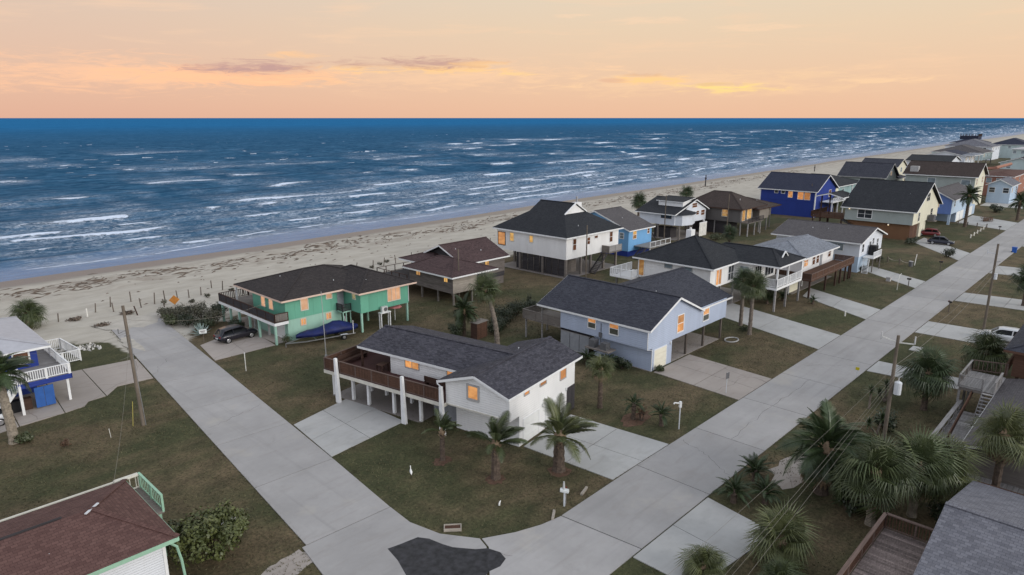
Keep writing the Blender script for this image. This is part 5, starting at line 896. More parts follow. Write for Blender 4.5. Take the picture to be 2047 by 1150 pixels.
palmpx('tall leaning palm with pale trunk behind the white house', (994, 690), (987, 578), 2.1, 'fan', 30, (.32, .2), 'trunk_grey', lean=(-1.0, .9), dead=8, lo=-55)
palmpx('left one of the twin fan palms beside the long driveway', (1480, 651), (1487, 560), 1.9, 'fand', 40, (.24, .19), 'trunk_grey', dead=6, lo=-60)
palmpx('right one of the twin fan palms beside the long driveway', (1498, 669), (1509, 572), 2.0, 'fan', 40, (.25, .19), 'trunk_grey', dead=6, lo=-60)
palmpx('round-headed fan palm on bare trunk right of the transformer pole', (1846, 819), (1849, 745), 2.5, 'fand', 44, (.26, .22), dead=4, lo=-60)
palmpx('broad fan palm beside the raised wooden deck at right', (1966, 742), (1963, 704), 2.7, 'fan', 42, (.26, .22), lo=-50)
palmpx('cabbage palm with criss-cross trunk left of the lower plank deck', (1739, 1048), (1741, 940), 2.7, 'fan', 46, (.3, .27), 'trunk_pale', dead=12, lo=-62)
palmpx('cabbage palm just right of the criss-cross trunked one', (1822, 1031), (1840, 935), 2.6, 'fan', 46, (.28, .24), 'trunk_pale', dead=10, lo=-60)
palm('fan palm with yellowed edge above the lower right shingle roof', (48.4, 7.6), 2.9, 2.5, 'fanb', 44, (.28, .24), 'trunk_pale', dead=12, lo=-55)
palm('tall shaggy fan palm with brown skirt at the right edge', (51.2, 4.9), 5.2, 2.2, 'fanb', 36, (.26, .22), dead=26, lo=-50)
palm('bushy fan palm between the plank deck and the driveway apron', (35.6, 12.6), 1.5, 2.2, 'fanb', 48, (.26, .24), dead=10, lo=-50)
palm('small fan palm at the bottom edge beside the driveway apron', (31.4, 15.2), .7, 1.5, 'fanb', 36, (.2, .18), dead=6, lo=-35)
palm('low spiky palm at the bottom edge left of the plank deck', (33.2, 11.6), .5, 1.5, 'fan', 30, (.2, .18), lo=-20)
palmpx('round fan palm standing alone on the sand at far left', (60, 658), (52, 626), 2.2, 'fan', 46, (.28, .24), dead=6, lo=-60)
palmpx('fan palm on the sand behind the sky blue house', (1276, 432), (1278, 402), 2.7, 'fand', 38, (.3, .26), dead=6, lo=-55)
palmpx('dark palm top behind the black-roofed beach house', (1371, 408), (1371, 385), 2.4, 'fand', 34, (.3, .26), lo=-45)
palmpx('tall palm before the periwinkle blue house', (1928, 454), (1934, 392), 3.4, 'datedark', 40, (.36, .3), lo=-40)
palmpx('palm cut by the right edge near the terracotta house', (2033, 441), (2036, 405), 3.2, 'datedark', 36, (.36, .3), lo=-40)
palmpx('small palm in the yard of the dark taupe house', (1457, 494), (1457, 466), 1.8, 'fand', 30, (.25, .2), dead=8, lo=-60)
palmpx('dark palm cut by the right edge beside the far driveway', (2046, 612), (2047, 560), 2.3, 'fand', 38, (.28, .24), lo=-55)
palmpx('palm against the royal blue house steps', (1668, 430), (1668, 402), 2.0, 'fand', 28, (.25, .2), lo=-50); palmpx('second palm in front of the royal blue house steps', (1634, 428), (1634, 405), 1.8, 'fand', 28, (.25, .2), lo=-50)
def sago(label, b, hgt, R_, kind='sago', n=26, lo=-5, hi=75, tr=.2, pos=None): p = pos or G(*b); return palm(label, (p[0], p[1]), hgt, R_, kind, n, (tr, tr * .95), wind=(.05, 0), name='sago_palm', lo=lo, hi=hi, boots=False, cat='sago palm')
sago('upright sago palm in the brown mulch bed', (1266, 838), 1.35, 1.15); sago('rusty brown sago palm in the brown mulch bed', (1282, 840), .6, .95, 'sagob'); sago('round sago palm on stout trunk beside the white lamp pipe', (1322, 851), .95, 1.25, n=30)
sago('sago palm nearest the road curve at lower right', (1466, 1004), .7, 1.6, n=34); sago('sago palm behind the other two at lower right', (1508, 962), .7, 1.6, n=34); sago('right one of three sago palms at lower right', (1529, 1006), .7, 1.65, n=34); sago('very dark sago palm under the cabbage palms', (1693, 1016), .4, 1.2, n=34); sago('sago palm in front of the cream garage under the brown deck', (1624, 608), .5, 1.1)
sago('dark sago palm beside the blue-grey house wall', None, .5, 1.5, pos=(54.6, 38.6), n=34); sago('dark sago palm under the air conditioner shelf of the blue-grey house', None, .5, 1.5, pos=(54.2, 40.9), n=34); sago('low feathery shrub palm right of the corner porch', None, .5, 1.3, pos=(93.5, 36.5), n=34); sago('dark shrub palm under the corner porch', None, .6, 1.4, pos=(90.5, 37.5), n=34)
def yucca(label, b, hs): 
    p = G(*b); t = thing('yucca', label, 'yucca', p); 
    for hx, hy, hh_ in hs:
        st = part('stem', MB().tube([(0, 0, 0), (hx * .6, hy * .6, hh_ * .6), (hx, hy, hh_)], [.1, .08, .07], 6), 'trunk_grey', t)
        for i in range(40):
            el = math.radians(85 - 110 * (i / 40)); az = i * 2.4; o = link('leaf', fr('yucca', 0), st); o.location = (hx, hy, hh_); o.rotation_euler = (0, -el, az); o.scale = (.75, 1.2, 1)
yucca('single-headed spiky yucca left of the transformer pole', (1737, 817), [(0, 0, 1.6)]); yucca('two-headed yucca just behind the transformer pole', (1768, 803), [(0, 0, 1.5), (.5, -.4, 1.0), (-.4, .4, .7)]); yucca('crooked yucca with bare stem at the foot of the transformer pole', (1752, 868), [(-.6, .5, .9), (.3, -.2, 1.3)])
t = thing('agave', 'pale blue-green agave beside the sign and dark car', 'agave', G(402, 672)); 
for i in range(34): o = link('leaf', fr('agave', 0), t); o.location = (0, 0, .15); o.rotation_euler = (0, -math.radians(82 - 75 * i / 34), i * 2.4); o.scale = (1.5, 1.1, 1)
def bush(label, pos, r, hgt, mat='leaf_dark', n=900, leaf_=.11, name='shrub', lobes=6, cat='shrub', group=None, seed=None, sp=.55, lr=(.55, .85)):
    rnd.seed(seed or int(pos[0] * 77 + pos[1] * 13)); t = thing(name, label, cat, (pos[0], pos[1], 0), 0, group); st = MB(); fb = MB(); cs = []
    for i in range(lobes):
        a = i * 2.4; q = r[0] * sp * math.sqrt((i + .3) / lobes), r[1] * sp * math.sqrt((i + .3) / lobes); cs.append((Vector((q[0] * math.cos(a), q[1] * math.sin(a), hgt * rnd.uniform(.34, .74))), rnd.uniform(*lr)))
        st.tube([(0, 0, -.05), cs[-1][0] * .5, cs[-1][0]], [.05, .035, .015], 5, False)
    part('stem', st, 'bark', t)
    for i in range(n):
        c, s_ = cs[i % lobes]; d = Vector((rnd.gauss(0, 1), rnd.gauss(0, 1), rnd.gauss(0, 1))).normalized(); k = rnd.random() ** .35 * s_ * rnd.uniform(.8, 1.12); p = c + Vector((d.x * r[0] * .55, d.y * r[1] * .55, d.z * hgt * .5)) * k
        if p.z < .02: p.z = rnd.uniform(.02, .2)
        e = (d + Vector((rnd.uniform(-.7, .7), rnd.uniform(-.7, .7), rnd.uniform(-.2, .8)))).normalized(); u = e.orthogonal().normalized(); u.rotate(Matrix.Rotation(rnd.uniform(0, 6.28), 3, e)); ln = leaf_ * rnd.uniform(.7, 1.5); w = e.cross(u) * ln * .32
        fb.add([p, p + u * ln * .5 + w, p + u * ln, p + u * ln * .5 - w], [(0, 1, 2, 3)])
    part('foliage', fb, mat, t); return t
bush('glossy rounded bush beside the red-brown roofed house', (13.2, 36.7), (2.5, 2.3), 3.4, 'leaf_bright', 6500, .19, lobes=26, sp=.85, lr=(.28, .52))
bush('low dark bush behind the glossy bush against the white clapboard', (11.9, 39.4), (1.3, 1.6), 1.6, 'leaf_mid', 900, .2)
for i, (x, y, r_, hh_, lb) in enumerate(((31.2, 88.3, 2.2, 1.9, 'tallest dune shrub beside the end of the access road'), (31.0, 85.2, 1.9, 1.6, 'dune shrub along the access road just beyond the agave'), (33.2, 86.6, 2.0, 2.2, 'dark dune shrub at the deck corner of the green house'), (31.6, 82.0, 1.7, 1.5, 'dark shrub right behind the agave'), (33.4, 83.4, 1.8, 2.0, 'dark shrub under the sea end of the green house deck'), (35.6, 86.8, 1.6, 1.7, 'scrubby dune shrub behind the green house deck'), (30.6, 91.0, 1.5, 1.1, 'low dune shrub nearest the sand track'))): bush(lb, (x, y), (r_, r_), hh_, 'leaf_dark' if i % 2 else 'dune_plant', 1500, .16, 'dune_shrub', 8)
bush('small round clipped bush at the boat tongue', (35.7, 69.4), (.8, .8), 1.2, 'leaf_mid', 700, .09)
for i, (x, y, r_, hh_, lb) in enumerate(((62.3, 58.6, 2.3, 2.4, 'big dark bush behind the blue-grey house deck'), (59.4, 58.0, 2.0, 2.0, 'dark bush left of the big one behind the blue-grey house'), (57.0, 56.6, 1.7, 1.6, 'dark bush between the leaning palm and the grey deck'), (65.2, 58.6, 1.7, 1.7, 'dark bush at the right end of the back hedge'), (50.9, 57.6, 1.4, 1.9, 'dark bush left of the brown shed'), (54.9, 55.0, 1.4, 1.7, 'dark bush right of the brown shed'))): bush(lb, (x, y), (r_, r_), hh_, 'leaf_dark', 1700, .15, lobes=8)
bush('slim dark cypress-like bush behind the hedge', (66.6, 60.4), (.5, .5), 2.0, 'leaf_dark', 500, .1)
bush('dark round bush by the driveway of the cream gabled house', G(1895, 515), (1.7, 1.7), 2.2, 'leaf_dark', 900, .18); bush('low hedge before the cedar lower level', G(1820, 488), (4, 1.6), 1.3, 'leaf_dark', 1200, .2); bush('small shrub at the landing of the long pale house', G(1722, 542), (1.3, 1.2), 1.2, 'leaf_dark', 600, .14); bush('second shrub at the landing of the long pale house', G(1755, 522), (1.2, 1.2), 1.3, 'leaf_dark', 600, .14); bush('scrub below the dark taupe house', G(1430, 480), (3, 2), 1.6, 'leaf_mid', 900, .2)
bush('planting bed of low shrubs in the far round driveway', G(1972, 443), (3.5, 2), 1.1, 'frond_brown', 700, .2); bush('dark hedge beside the terracotta house drive', G(1990, 425), (5, 2.5), 2.2, 'leaf_dark', 800, .3); bush('straggly bush at the foot of the date palm, left', (9.2, 62.3), (.9, .9), .9, 'leaf_mid', 500, .16); bush('small dark weed clump in the left lawn', G(131, 893), (.45, .45), .7, 'frond_brown', 260, .1); bush('scrub under the shingle roof at lower right', (47, 6.8), (2.2, 1.6), 1.4, 'leaf_dark', 1000, .18); bush('dark scrub under the twin palms', G(1488, 662), (1.1, .9), .7, 'leaf_dark', 500, .12); bush('dark scrub against the royal blue house front', (182, 62.5), (1.6, 1.4), 1.4, 'leaf_dark', 500, .2)
for i in range(16): bush('low dark dune plant along the sand fence', (33.5 + i * 2.7 + rnd.uniform(-1, 1), 97.2 + rnd.uniform(-1.6, 1.2)), (.7, .55), rnd.uniform(.5, .9), 'dune_plant', 220, .13, 'dune_plant', 3, 'dune plant', 'dune plants along the sand fence', seed=500 + i)
for i, (u, v) in enumerate(((255, 628), (205, 652), (150, 640))): bush(('brush pile of dark weed on the sand beside the fence', 'low weed clump on the sand near the palm', 'driftwood and weed heap on the sand by the fence')[i], G(u, v), (1.6, .7), .4, 'weed_brown', 260, .2, 'brush_heap', 3, 'brush heap')

for i, (x, y, rx_, ry_, hh_, lb) in enumerate(((29.6, 86.8, 1.3, 2.6, 1.3, 'shrub mass hugging the access road edge'), (32.6, 89.6, 2.4, 1.6, 1.5, 'dark shrub mass towards the sand beyond the agave'), (34.4, 79.2, 1.3, 1.6, 1.4, 'dark shrub under the green house deck behind the car'), (48.6, 63.2, 1.1, .8, .7, 'low weeds on the lawn before the green wing'), (57.4, 63.6, 2.2, 1.2, .8, 'low scrub beside the weathered house stilts'), (79.2, 60.4, 1.8, 1.3, 1.3, 'dark shrub between the stilt house and the white balcony'), (76.8, 78.6, 2.2, 2.6, 2.8, 'wind-bent dark shrub left of the tall stilt house'), (80.4, 84.6, 2.8, 2.0, 2.4, 'dark coastal shrub behind the weathered house roof'), (92.4, 38.0, 2.2, 1.6, 2.0, 'dense dark shrub beneath the corner porch'), (117.6, 43.5, 1.2, 2.0, 1.6, 'dark hedge left of the long pale house'), (44.9, 11.4, 2.2, 1.6, 1.1, 'dark underbrush beneath the cabbage palms'), (50.4, 10.2, 2.4, 1.6, 1.6, 'dark underbrush between cabbage palms and deck'), (52.8, 12.4, 1.8, 1.4, 1.5, 'leafy underbrush at the foot of the transformer pole'), (58.8, 13.6, 1.8, 1.2, 1.7, 'shrub beside the transformer pole and yuccas'), (55.6, 37.4, .9, 1.6, 1.3, 'dark shrub against the blue-grey garage wall'), (57.6, 34.2, .6, .4, .6, 'small shrub at the cream garage door corner'))): bush(lb, (x, y), (rx_, ry_), hh_, 'leaf_dark' if i % 3 else 'leaf_mid', 1500, .15, lobes=8)
# scattered ground cover and sea wrack that nobody could count
rs = np.random.RandomState(11)
def scatter(name, label, cat, mat, n, fn, kind='stuff'):
    V = []; F = []; k = 0
    for i in range(n):
        for quad in fn(rs): V += quad; F.append(tuple(range(k, k + len(quad)))); k += len(quad)
    me = bpy.data.meshes.new(name); me.from_pydata(V, [], F); me.materials.append(MATS[mat]); return tag(link(name, me), label, cat, kind=kind)
roads_clear = lambda x, y: not (18.6 < y < 25.5 and x > 26) and not (XL(y) - .3 < x < XR(y) + .3)
def tuft(r):
    while True:
        x = r.uniform(4, 75) if r.rand() < .8 else r.uniform(75, 140); y = r.uniform(8, 72)
        if roads_clear(x, y) and not onslab(x, y) and vn(np.array(x / 4.0), np.array(y / 4.0)) > r.rand() * .9: break
    out = []; 
    for k in range(3):
        a = r.rand() * 6.28; h_ = .05 + .09 * r.rand(); w = .012 + .02 * r.rand(); dx, dy = math.cos(a) * w, math.sin(a) * w; lx, ly = r.normal(0, .06), r.normal(0, .06); px, py = x + r.normal(0, .05), y + r.normal(0, .05)
        out.append([(px - dx, py - dy, 0), (px + dx, py + dy, 0), (px + lx, py + ly, h_)])
    return out
plain('grass_blade', (.125, .115, .062), .8, .5, .6)
scatter('grass', 'short coarse lawn grass around the houses', 'grass', 'grass_blade', 36000, tuft)
def verge(r):
    k = r.rand(); e = abs(r.normal(0, .10)) * (1 if r.rand() < .75 else -1.5)
    if k < .3: y = r.uniform(34, 90); x = XL(y) + e
    elif k < .5: y = r.uniform(38, 90); x = XR(y) - e
    elif k < .75: x = 32 + r.rand() ** 1.5 * 110; y = 25.0 - e
    else: x = 39 + r.rand() ** 1.5 * 110; y = 19.1 + e
    out = []
    for j in range(3):
        a = r.rand() * 6.28; h_ = .03 + .06 * r.rand(); w = .02 + .03 * r.rand(); dx, dy = math.cos(a) * w, math.sin(a) * w; px, py = x + r.normal(0, .06), y + r.normal(0, .06)
        out.append([(px - dx, py - dy, .02), (px + dx, py + dy, .02), (px + r.normal(0, .08), py + r.normal(0, .08), h_)])
    return out
scatter('verge_grass', 'ragged grass creeping over the concrete road edges', 'grass', 'grass_blade', 2600, verge)
def wrack(r):
    x = 12 + r.rand() ** 1.25 * 330; s_ = 15 + r.normal(0, 2.4) + 3.0 * (float(vn(np.array(x / 12), np.array(2.0))) - .5); 
    if float(vn(np.array(x / 6), np.array(s_ / 3))) < .35: s_ += 1.5
    y = float(shore(np.array(float(x)))) - s_; L_ = r.uniform(.3, 1.5); a = r.normal(0.15, .4); w = r.uniform(.08, .3); h_ = r.uniform(.05, .22); c, s2 = math.cos(a), math.sin(a); z = float(gz(np.array([[float(x)]]), np.array([[y]]))[0, 0]) - .03
    P_ = lambda u, v, zz: (x + c * u - s2 * v, y + s2 * u + c * v, z + zz); m_ = r.uniform(-.3, .3)
    return [[P_(-L_, -w * .4, 0), P_(m_, -w, 0), P_(m_, 0, h_), ], [P_(m_, -w, 0), P_(L_, 0, 0), P_(m_, 0, h_)], [P_(-L_, -w * .4, 0), P_(m_, 0, h_), P_(m_ + .1, w, 0)], [P_(L_, 0, 0), P_(m_ + .1, w, 0), P_(m_, 0, h_)]]
scatter('seaweed', 'dark brown line of seaweed and driftwood along the beach', 'seaweed', 'weed_brown', 1700, wrack)
def litter(r):
    x = 26 + r.rand() * 140; y = r.uniform(99, 118); L_ = r.uniform(.12, .5); w = r.uniform(.05, .16); z = float(gz(np.array([[float(x)]]), np.array([[y]]))[0, 0]); a = r.normal(.1, .4); c, s2 = math.cos(a), math.sin(a); P_ = lambda u, v, zz: (x + c * u - s2 * v, y + s2 * u + c * v, z + zz)
    return [[P_(-L_, 0, -.02), P_(0, -w, -.02), P_(0, 0, .12)], [P_(0, -w, -.02), P_(L_, 0, -.02), P_(0, 0, .12)], [P_(L_, 0, -.02), P_(0, w, -.02), P_(0, 0, .12)], [P_(0, w, -.02), P_(-L_, 0, -.02), P_(0, 0, .12)]]
scatter('beach_debris', 'scattered dark clumps of debris on the dry sand', 'debris', 'weed_brown', 170, litter)
def stone(r):
    x = 16.6 + r.rand() * 4.2; y = 85.4 + r.normal(0, .7) + (x - 18) * -.4; q = r.uniform(.12, .3); P = [(x + q * r.uniform(-1, 1), y + q * r.uniform(-1, 1), 0) for _ in range(3)]; t_ = (x, y, q); return [[P[0], P[1], t_], [P[1], P[2], t_], [P[2], P[0], t_]]
scatter('rock_pile', 'pale rubble rocks edging the grass by the picket enclosure', 'rocks', 'gravel_white', 120, stone)
def sheet(name, label, pts, mat, z=.012):
    return solo(name, MB().poly(*[(*p[:2], z) for p in pts]), mat, label, 'ground patch', kind='stuff')
def blobpts(c, rx, ry, n=18, seed=1, j=.25):
    r_ = random.Random(seed); return [(c[0] + rx * math.cos(2 * PI * i / n) * r_.uniform(1 - j, 1 + j), c[1] + ry * math.sin(2 * PI * i / n) * r_.uniform(1 - j, 1 + j)) for i in range(n)]
sheet('sand_drift', 'drifted sand covering the seaward end of the access road', [(22.5, 93.5), (23.2, 90.2), (24.0, 89.6), (24.8, 88.4), (25.9, 89.1), (26.8, 88.0), (27.6, 88.7), (28.7, 88.9), (29.4, 90.6), (30.6, 92.0), (30.5, 94)], 'sand_plain', .068); sheet('sand_drift', 'thin tongue of blown sand on the access road edge', blobpts((23.6, 82.6), .7, 3.4, seed=21, j=.35), 'sand_plain', .066); sheet('bare_sand_patch', 'bare pale sand patch at the road edge, lower left', blobpts(G(585, 1128), 1.6, 1.0, seed=4), 'concrete_stained'); sheet('bare_sand_patch', 'small bare sand patch in the lower left lawn', blobpts(G(448, 1043), .7, .35, seed=5), 'gravel_white'); sheet('mulch_bed', 'brown mulch bed around two sago palms', blobpts((46.4, 29.6), 1.7, 1.0, seed=6), 'mulch'); sheet('bare_sand_patch', 'bare pinkish sand under the large date palm', blobpts((47.2, 16.2), 3.0, 1.5, seed=7), 'concrete_stained'); sheet('mulch_bed', 'brown soil ring round the stoutest corner palm', blobpts(G(1117, 942), .95, .8, seed=8), 'mulch'); sheet('mulch_bed', 'brown soil ring round the middle corner palm', blobpts(G(991, 958), .8, .7, seed=9), 'mulch'); sheet('mulch_bed', 'brown soil ring round the small corner palm', blobpts(G(885, 922), .8, .6, seed=10), 'mulch')

# ------------------------------------------------------------------ poles, wires, posts
def pole(label, p, hgt, lean=(0, 0), arms=(), r=.16):
    t = thing('utility_pole', label, 'utility pole', (p[0], p[1], 0)); part('pole', MB().cyl((0, 0, -.2), (lean[0], lean[1], hgt), r, r * .72, 10), 'wood_pole', t); return t
pL = G(287, 850); tl = pole('leaning wooden utility pole between the lawn and access road at left', pL, 10.4, (-.25, .15))
part('bracket', MB().beam((-.2, .1, 8.4), (-.75, .45, 8.1), .05, .05).cyl((-.75, .45, 8.1), (-.75, .45, 8.5), .05, .05).beam((-.2, .1, 7.9), (-.55, -.2, 8.0), .05, .05), 'steel', tl); part('conduit', MB().tube([(.15, -.12, 0), (0, -.02, 4.5), (-.1, -.02, 8.0)], .035, 6), 'steel', tl); part('guy_guard', MB().tube([(-.7, .35, 0), (-.5, .28, 2.2)], .03, 6), 'guard_yellow', tl)
pT = G(1765, 890); tt = pole('wooden pole with white transformer can and side brackets', pT, 9.05)
part('transformer', MB().cyl((.1, -.42, 4.4), (.1, -.42, 5.35), .27, .27, 14).cyl((.1, -.42, 5.35), (.1, -.42, 5.45), .27, .12, 14), 'galvanized', tt); part('bushing', MB().cyl((.1, -.42, 5.45), (.1, -.42, 5.75), .05, .03, 6), 'porcelain', tt)
for sx, e in ((-1, 1), (1, 1)):
    a_ = part('bracket_arm', MB().beam((0, 0, 8.5), (.2 * sx, -sx * 1.1, 8.8 if sx < 0 else 8.55), .06, .08), 'fence_white', tt); part('insulator', MB().cyl((.2 * sx, -sx * 1.1, 8.55), (.2 * sx, -sx * 1.1, 9.15), .06, .05, 8), 'porcelain', a_)
pF = G(1965, 665); tf = pole('wooden utility pole rising behind the white car', pF, 10.8); part('bracket', MB().beam((0, 0, 9.6), (0, .9, 9.7), .06, .08).cyl((0, .9, 9.5), (0, .9, 10), .05, .05).cyl((.05, -.25, 6.6), (.05, -.25, 7.3), .2, .2, 10), 'galvanized', tf)
part('bracket', MB().beam((0, 0, 8.6), (0, -.5, 8.8), .05, .06), 'steel', tf)
for (u, v), hh_, lb in (((918, 605), 7.6, 'thin dark pole standing in front of the weathered house'), ((1171, 557), 8.6, 'tall thin dark pole before the tall white stilt house'), ((1327, 482), 9.5, 'thin pole beside the black-roofed beach house'), ((1452, 470), 9.0, 'thin pole before the dark taupe house'), ((1617, 433), 8.5, 'thin pole at the corner of the royal blue house')): pole(lb, G(u, v), hh_, r=.12)
t = thing('flagpole', 'slender bare flagpole on the lawn before the green house', 'flagpole', G(652, 712)); part('pole', MB().cyl((0, 0, 0), (-.05, .05, 7.2), .05, .03, 6), 'trim_grey', t); part('base', MB().cyl((0, 0, 0), (0, 0, .15), .16, .12, 8), 'steel', t)
t = thing('pipe_post', 'thin white pipe post on the lawn edge by the access road', 'post', G(492, 742)); part('pipe', MB().cyl((0, 0, 0), (0, 0, 1.85), .04, .04, 6), 'fence_white', t); part('cap', MB().cyl((0, 0, 1.85), (0, 0, 1.98), .08, .06, 6), 'porcelain', t)
def wire(label, a, c, sag, r=.009):
    a, c = Vector(a), Vector(c); pts = []
    for i in range(25): f = i / 24; p = a.lerp(c, f); p.z -= sag * 4 * f * (1 - f); pts.append(p)
    o = MB().tube([p - a for p in pts], r, 4, False); solo('overhead_wire', o, 'wire_black', label, 'wire', a)
wire('topmost of the cables crossing the lower right lawn', (pT.x, pT.y, 6.5), (8, 12.8, 6.2), .5, .0065); wire('second cable crossing the lower right lawn', (pT.x, pT.y - .3, 6.3), (8, 10.2, 6.2), .4, .0065); wire('third cable crossing the lower right lawn', (pT.x, pT.y - .35, 6.1), (8, 10.0, 6.1), .45, .0065); wire('lowest cable crossing the lower right lawn', (pT.x, pT.y - .4, 5.9), (8, 9.3, 6.0), .45, .0065)
wire('upper wire between the two right-hand poles', (pT.x, pT.y + 1.0, 9.0), (pF.x, pF.y + .9, 9.9), .7); wire('lower cable between the two right-hand poles', (pT.x, pT.y, 6.6), (pF.x, pF.y, 7.0), .8, .014); wire('second wire between the two right-hand poles', (pT.x, pT.y - 1.0, 8.9), (pF.x, pF.y - .4, 8.8), .8)
wire('wire running on from the far right pole', (pF.x, pF.y + .9, 9.9), (150, 13.5, 9.8), .8); wire('service drop from far right pole to the right edge', (pF.x, pF.y, 8.6), (84, 6, 6.5), .5); wire('service wire from the leaning pole to the blue deck house', (pL.x - .2, pL.y, 8.2), (10, 74.5, 4.4), .8); wire('service wire from the leaning pole across the access road to the green house', (pL.x, pL.y, 9.2), (36.3, 72, 4.9), 1.0, .014); wire('service wire from the leaning pole to the red-brown roofed house', (pL.x, pL.y, 8.8), (10, 42, 4.0), .8)
# sand fence posts
pst = {}
def post_me(h_):
    if h_ not in pst: pst[h_] = MB().cyl((0, 0, -.4), (0, 0, h_), .085, .07, 7).mesh('fence_post', 'wood_post')
    return pst[h_]
rnd.seed(5)
for u, v in ((117, 645), (191, 624), (221, 615), (227, 622), (262, 604), (282, 613), (309, 606), (330, 601), (329, 615), (355, 597), (378, 595), (402, 590), (445, 581), (423, 576)):
    p = G(u, v); o = tag(link('fence_post', post_me(1.5 if rnd.random() < .5 else 1.2), None, p), 'weathered wooden post of the sand fence between beach and houses', 'fence post', 'sand fence posts'); o.rotation_euler = (rnd.uniform(-.1, .1), rnd.uniform(-.1, .1), 0)
for i in range(34):
    x = 43 + i * 2.9 + rnd.uniform(-.5, .5); y = 95.5 + rnd.uniform(-.7, .7) + (x - 43) * .02; o = tag(link('fence_post', post_me(1.5), None, (x, y, 0)), 'weathered wooden post of the sand fence between beach and houses', 'fence post', 'sand fence posts'); o.rotation_euler = (rnd.uniform(-.12, .12), rnd.uniform(-.12, .12), 0)
p = G(175, 634); solo('marker_post', MB().cyl((0, 0, 0), (0, 0, 1.1), .09, .09, 8).cyl((0, 0, 1.1), (0, 0, 1.16), .1, .05, 8), 'fence_white', 'short white marker post by the sand track', 'post', p); p = G(275, 630); o = solo('marker_post', MB().cyl((0, 0, 0), (-.25, .1, 1.2), .09, .08, 8).cyl((-.25, .1, 1.2), (-.26, .1, 1.25), .1, .06, 8), 'wood_dark', 'leaning dark stake beside the end of the access road', 'post', p)
for u, v, hh_, lb in ((1410, 372, 4.2, 'lone dark marker post on the distant beach'), (1628, 343, 3.0, 'small dark post on the far sand')): solo('beach_marker', MB().cyl((0, 0, 0), (0, 0, hh_), .22, .18, 8).box(-.35, .35, -.2, .2, hh_ * .6, hh_ * .75), 'wood_charcoal', lb, 'marker post', G(u, v))
# signs, mailboxes, small yard things
def sign(label, p, hgt, w, h_, mat, rz=0, diamond=False, pm='galvanized', two=False):
    t = thing('road_sign', label, 'sign', (p[0], p[1], 0), rz); part('post', MB().cyl((0, 0, 0), (0, 0, hgt), .035, .035, 6), pm, t); pl = [(-w / 2, -.04, hgt - h_), (w / 2, -.04, hgt - h_), (w / 2, -.04, hgt), (-w / 2, -.04, hgt)] if not diamond else [(0, -.04, hgt - h_ / 2 - w / 2), (w / 2, -.04, hgt - h_ / 2), (0, -.04, hgt - h_ / 2 + w / 2), (-w / 2, -.04, hgt - h_ / 2)]
    part('panel', MB().extr(pl, (0, -.02, 0)), mat, t); return t
facing = lambda p: math.atan2(p[1], p[0]) - PI / 2
p = G(351, 622); sign('weathered orange diamond warning sign at the beach entrance', p, 2.0, 1.3, .9, 'sign_orange', facing(p), True, 'wood_post')
p = G(408, 685); t = sign('small white rectangular sign before the agave', p, 1.6, .8, .5, 'sign_white', facing(p), pm='wood_post'); part('lettering', MB().box(-.28, .28, -.066, -.0605, 1.36, 1.42).box(-.2, .2, -.066, -.0605, 1.24, 1.29), 'wood_dark', t)
p = G(1451, 787); sign('dark rectangular sign seen edge-on at the blue-grey house driveway', p, 2.1, .45, .6, 'ac_grey', facing(p) + .9); p = G(1712, 755); sign('small yellow road marker at the main road edge', p, 1.1, .35, .3, 'sign_yellow', facing(p))
t = thing('yard_light', 'white bent pipe yard light beside the round sago palm', 'yard light', G(1357, 858), math.radians(150)); part('pole', MB().cyl((0, 0, 0), (0, 0, 2.3), .05, .045, 8), 'galvanized', t); part('head', MB().box(-.09, .09, -.09, .09, 1.95, 2.45).beam((0, 0, 2.3), (.55, 0, 2.42), .08, .08).beam((.55, 0, 2.42), (.6, 0, 2.3), .08, .08), 'trim_white', t)
def mailbox(label, p, rz, mat='galvanized', hgt=1.1, extra=False):
    t = thing('mailbox', label, 'mailbox', (p[0], p[1], 0), rz); part('post', MB().box(-.05, .05, -.05, .05, 0, hgt), 'wood_post' if not extra else 'galvanized', t); pts = [(-.12, -.28, hgt), (.12, -.28, hgt), (.12, -.28, hgt + .14), (.07, -.28, hgt + .23), (-.07, -.28, hgt + .23), (-.12, -.28, hgt + .14)]; bx_ = part('box', MB().extr(pts, (0, .56, 0)), mat, t); part('flag', MB().box(.121, .135, -.1, -.04, hgt + .1, hgt + .34), 'light_red', bx_)
    if extra: part('post', MB().box(.2, .28, -.05, .05, 0, hgt - .1), 'wood_silver', t); part('lamp', MB().cyl((-.02, .05, hgt + .232), (-.02, .05, hgt + .75), .09, .05, 8), 'porcelain', t)
    return t
mailbox('blue-white mailbox with lamp at the tip of the corner lawn', G(1128, 1012), .4, 'sign_white', 1.05, True); mailbox('black mailbox on white post across the main road', G(1896, 624), 2.2, 'black_plastic', 1.3); mailbox('dark mailbox on the lawn of the grey-roofed house', G(1815, 576), 0, 'black_plastic', 1.3); mailbox('dark mailbox on the lawn of the long pale house', G(1879, 540), 0, 'black_plastic', 1.3); mailbox('mailbox beside the far lawn rope fence', G(1997, 466), 0, 'black_plastic', 1.3)
t = thing('log', 'short pale timber log by the corner mailbox', 'log', G(1107, 1032)); part('timber', MB().beam((-.45, -.28, .09), (.4, .3, .09), .16, .16), 'wood_bleached', t); t = thing('log', 'short pale timber log along the main road lawn edge', 'log', G(1170, 985)); part('timber', MB().beam((-.5, -.05, .09), (.5, .25, .09), .16, .16), 'wood_bleached', t)
t = thing('wooden_grate', 'rectangular wooden grate box on the corner lawn', 'grate', G(905, 1058), math.radians(-42)); part('frame', MB().box(-.55, .55, -.28, -.22, 0, .2).box(-.55, .55, .22, .28, 0, .2).box(-.55, -.49, -.22, .22, 0, .2).box(.49, .55, -.22, .22, 0, .2), 'wood_bleached', t)
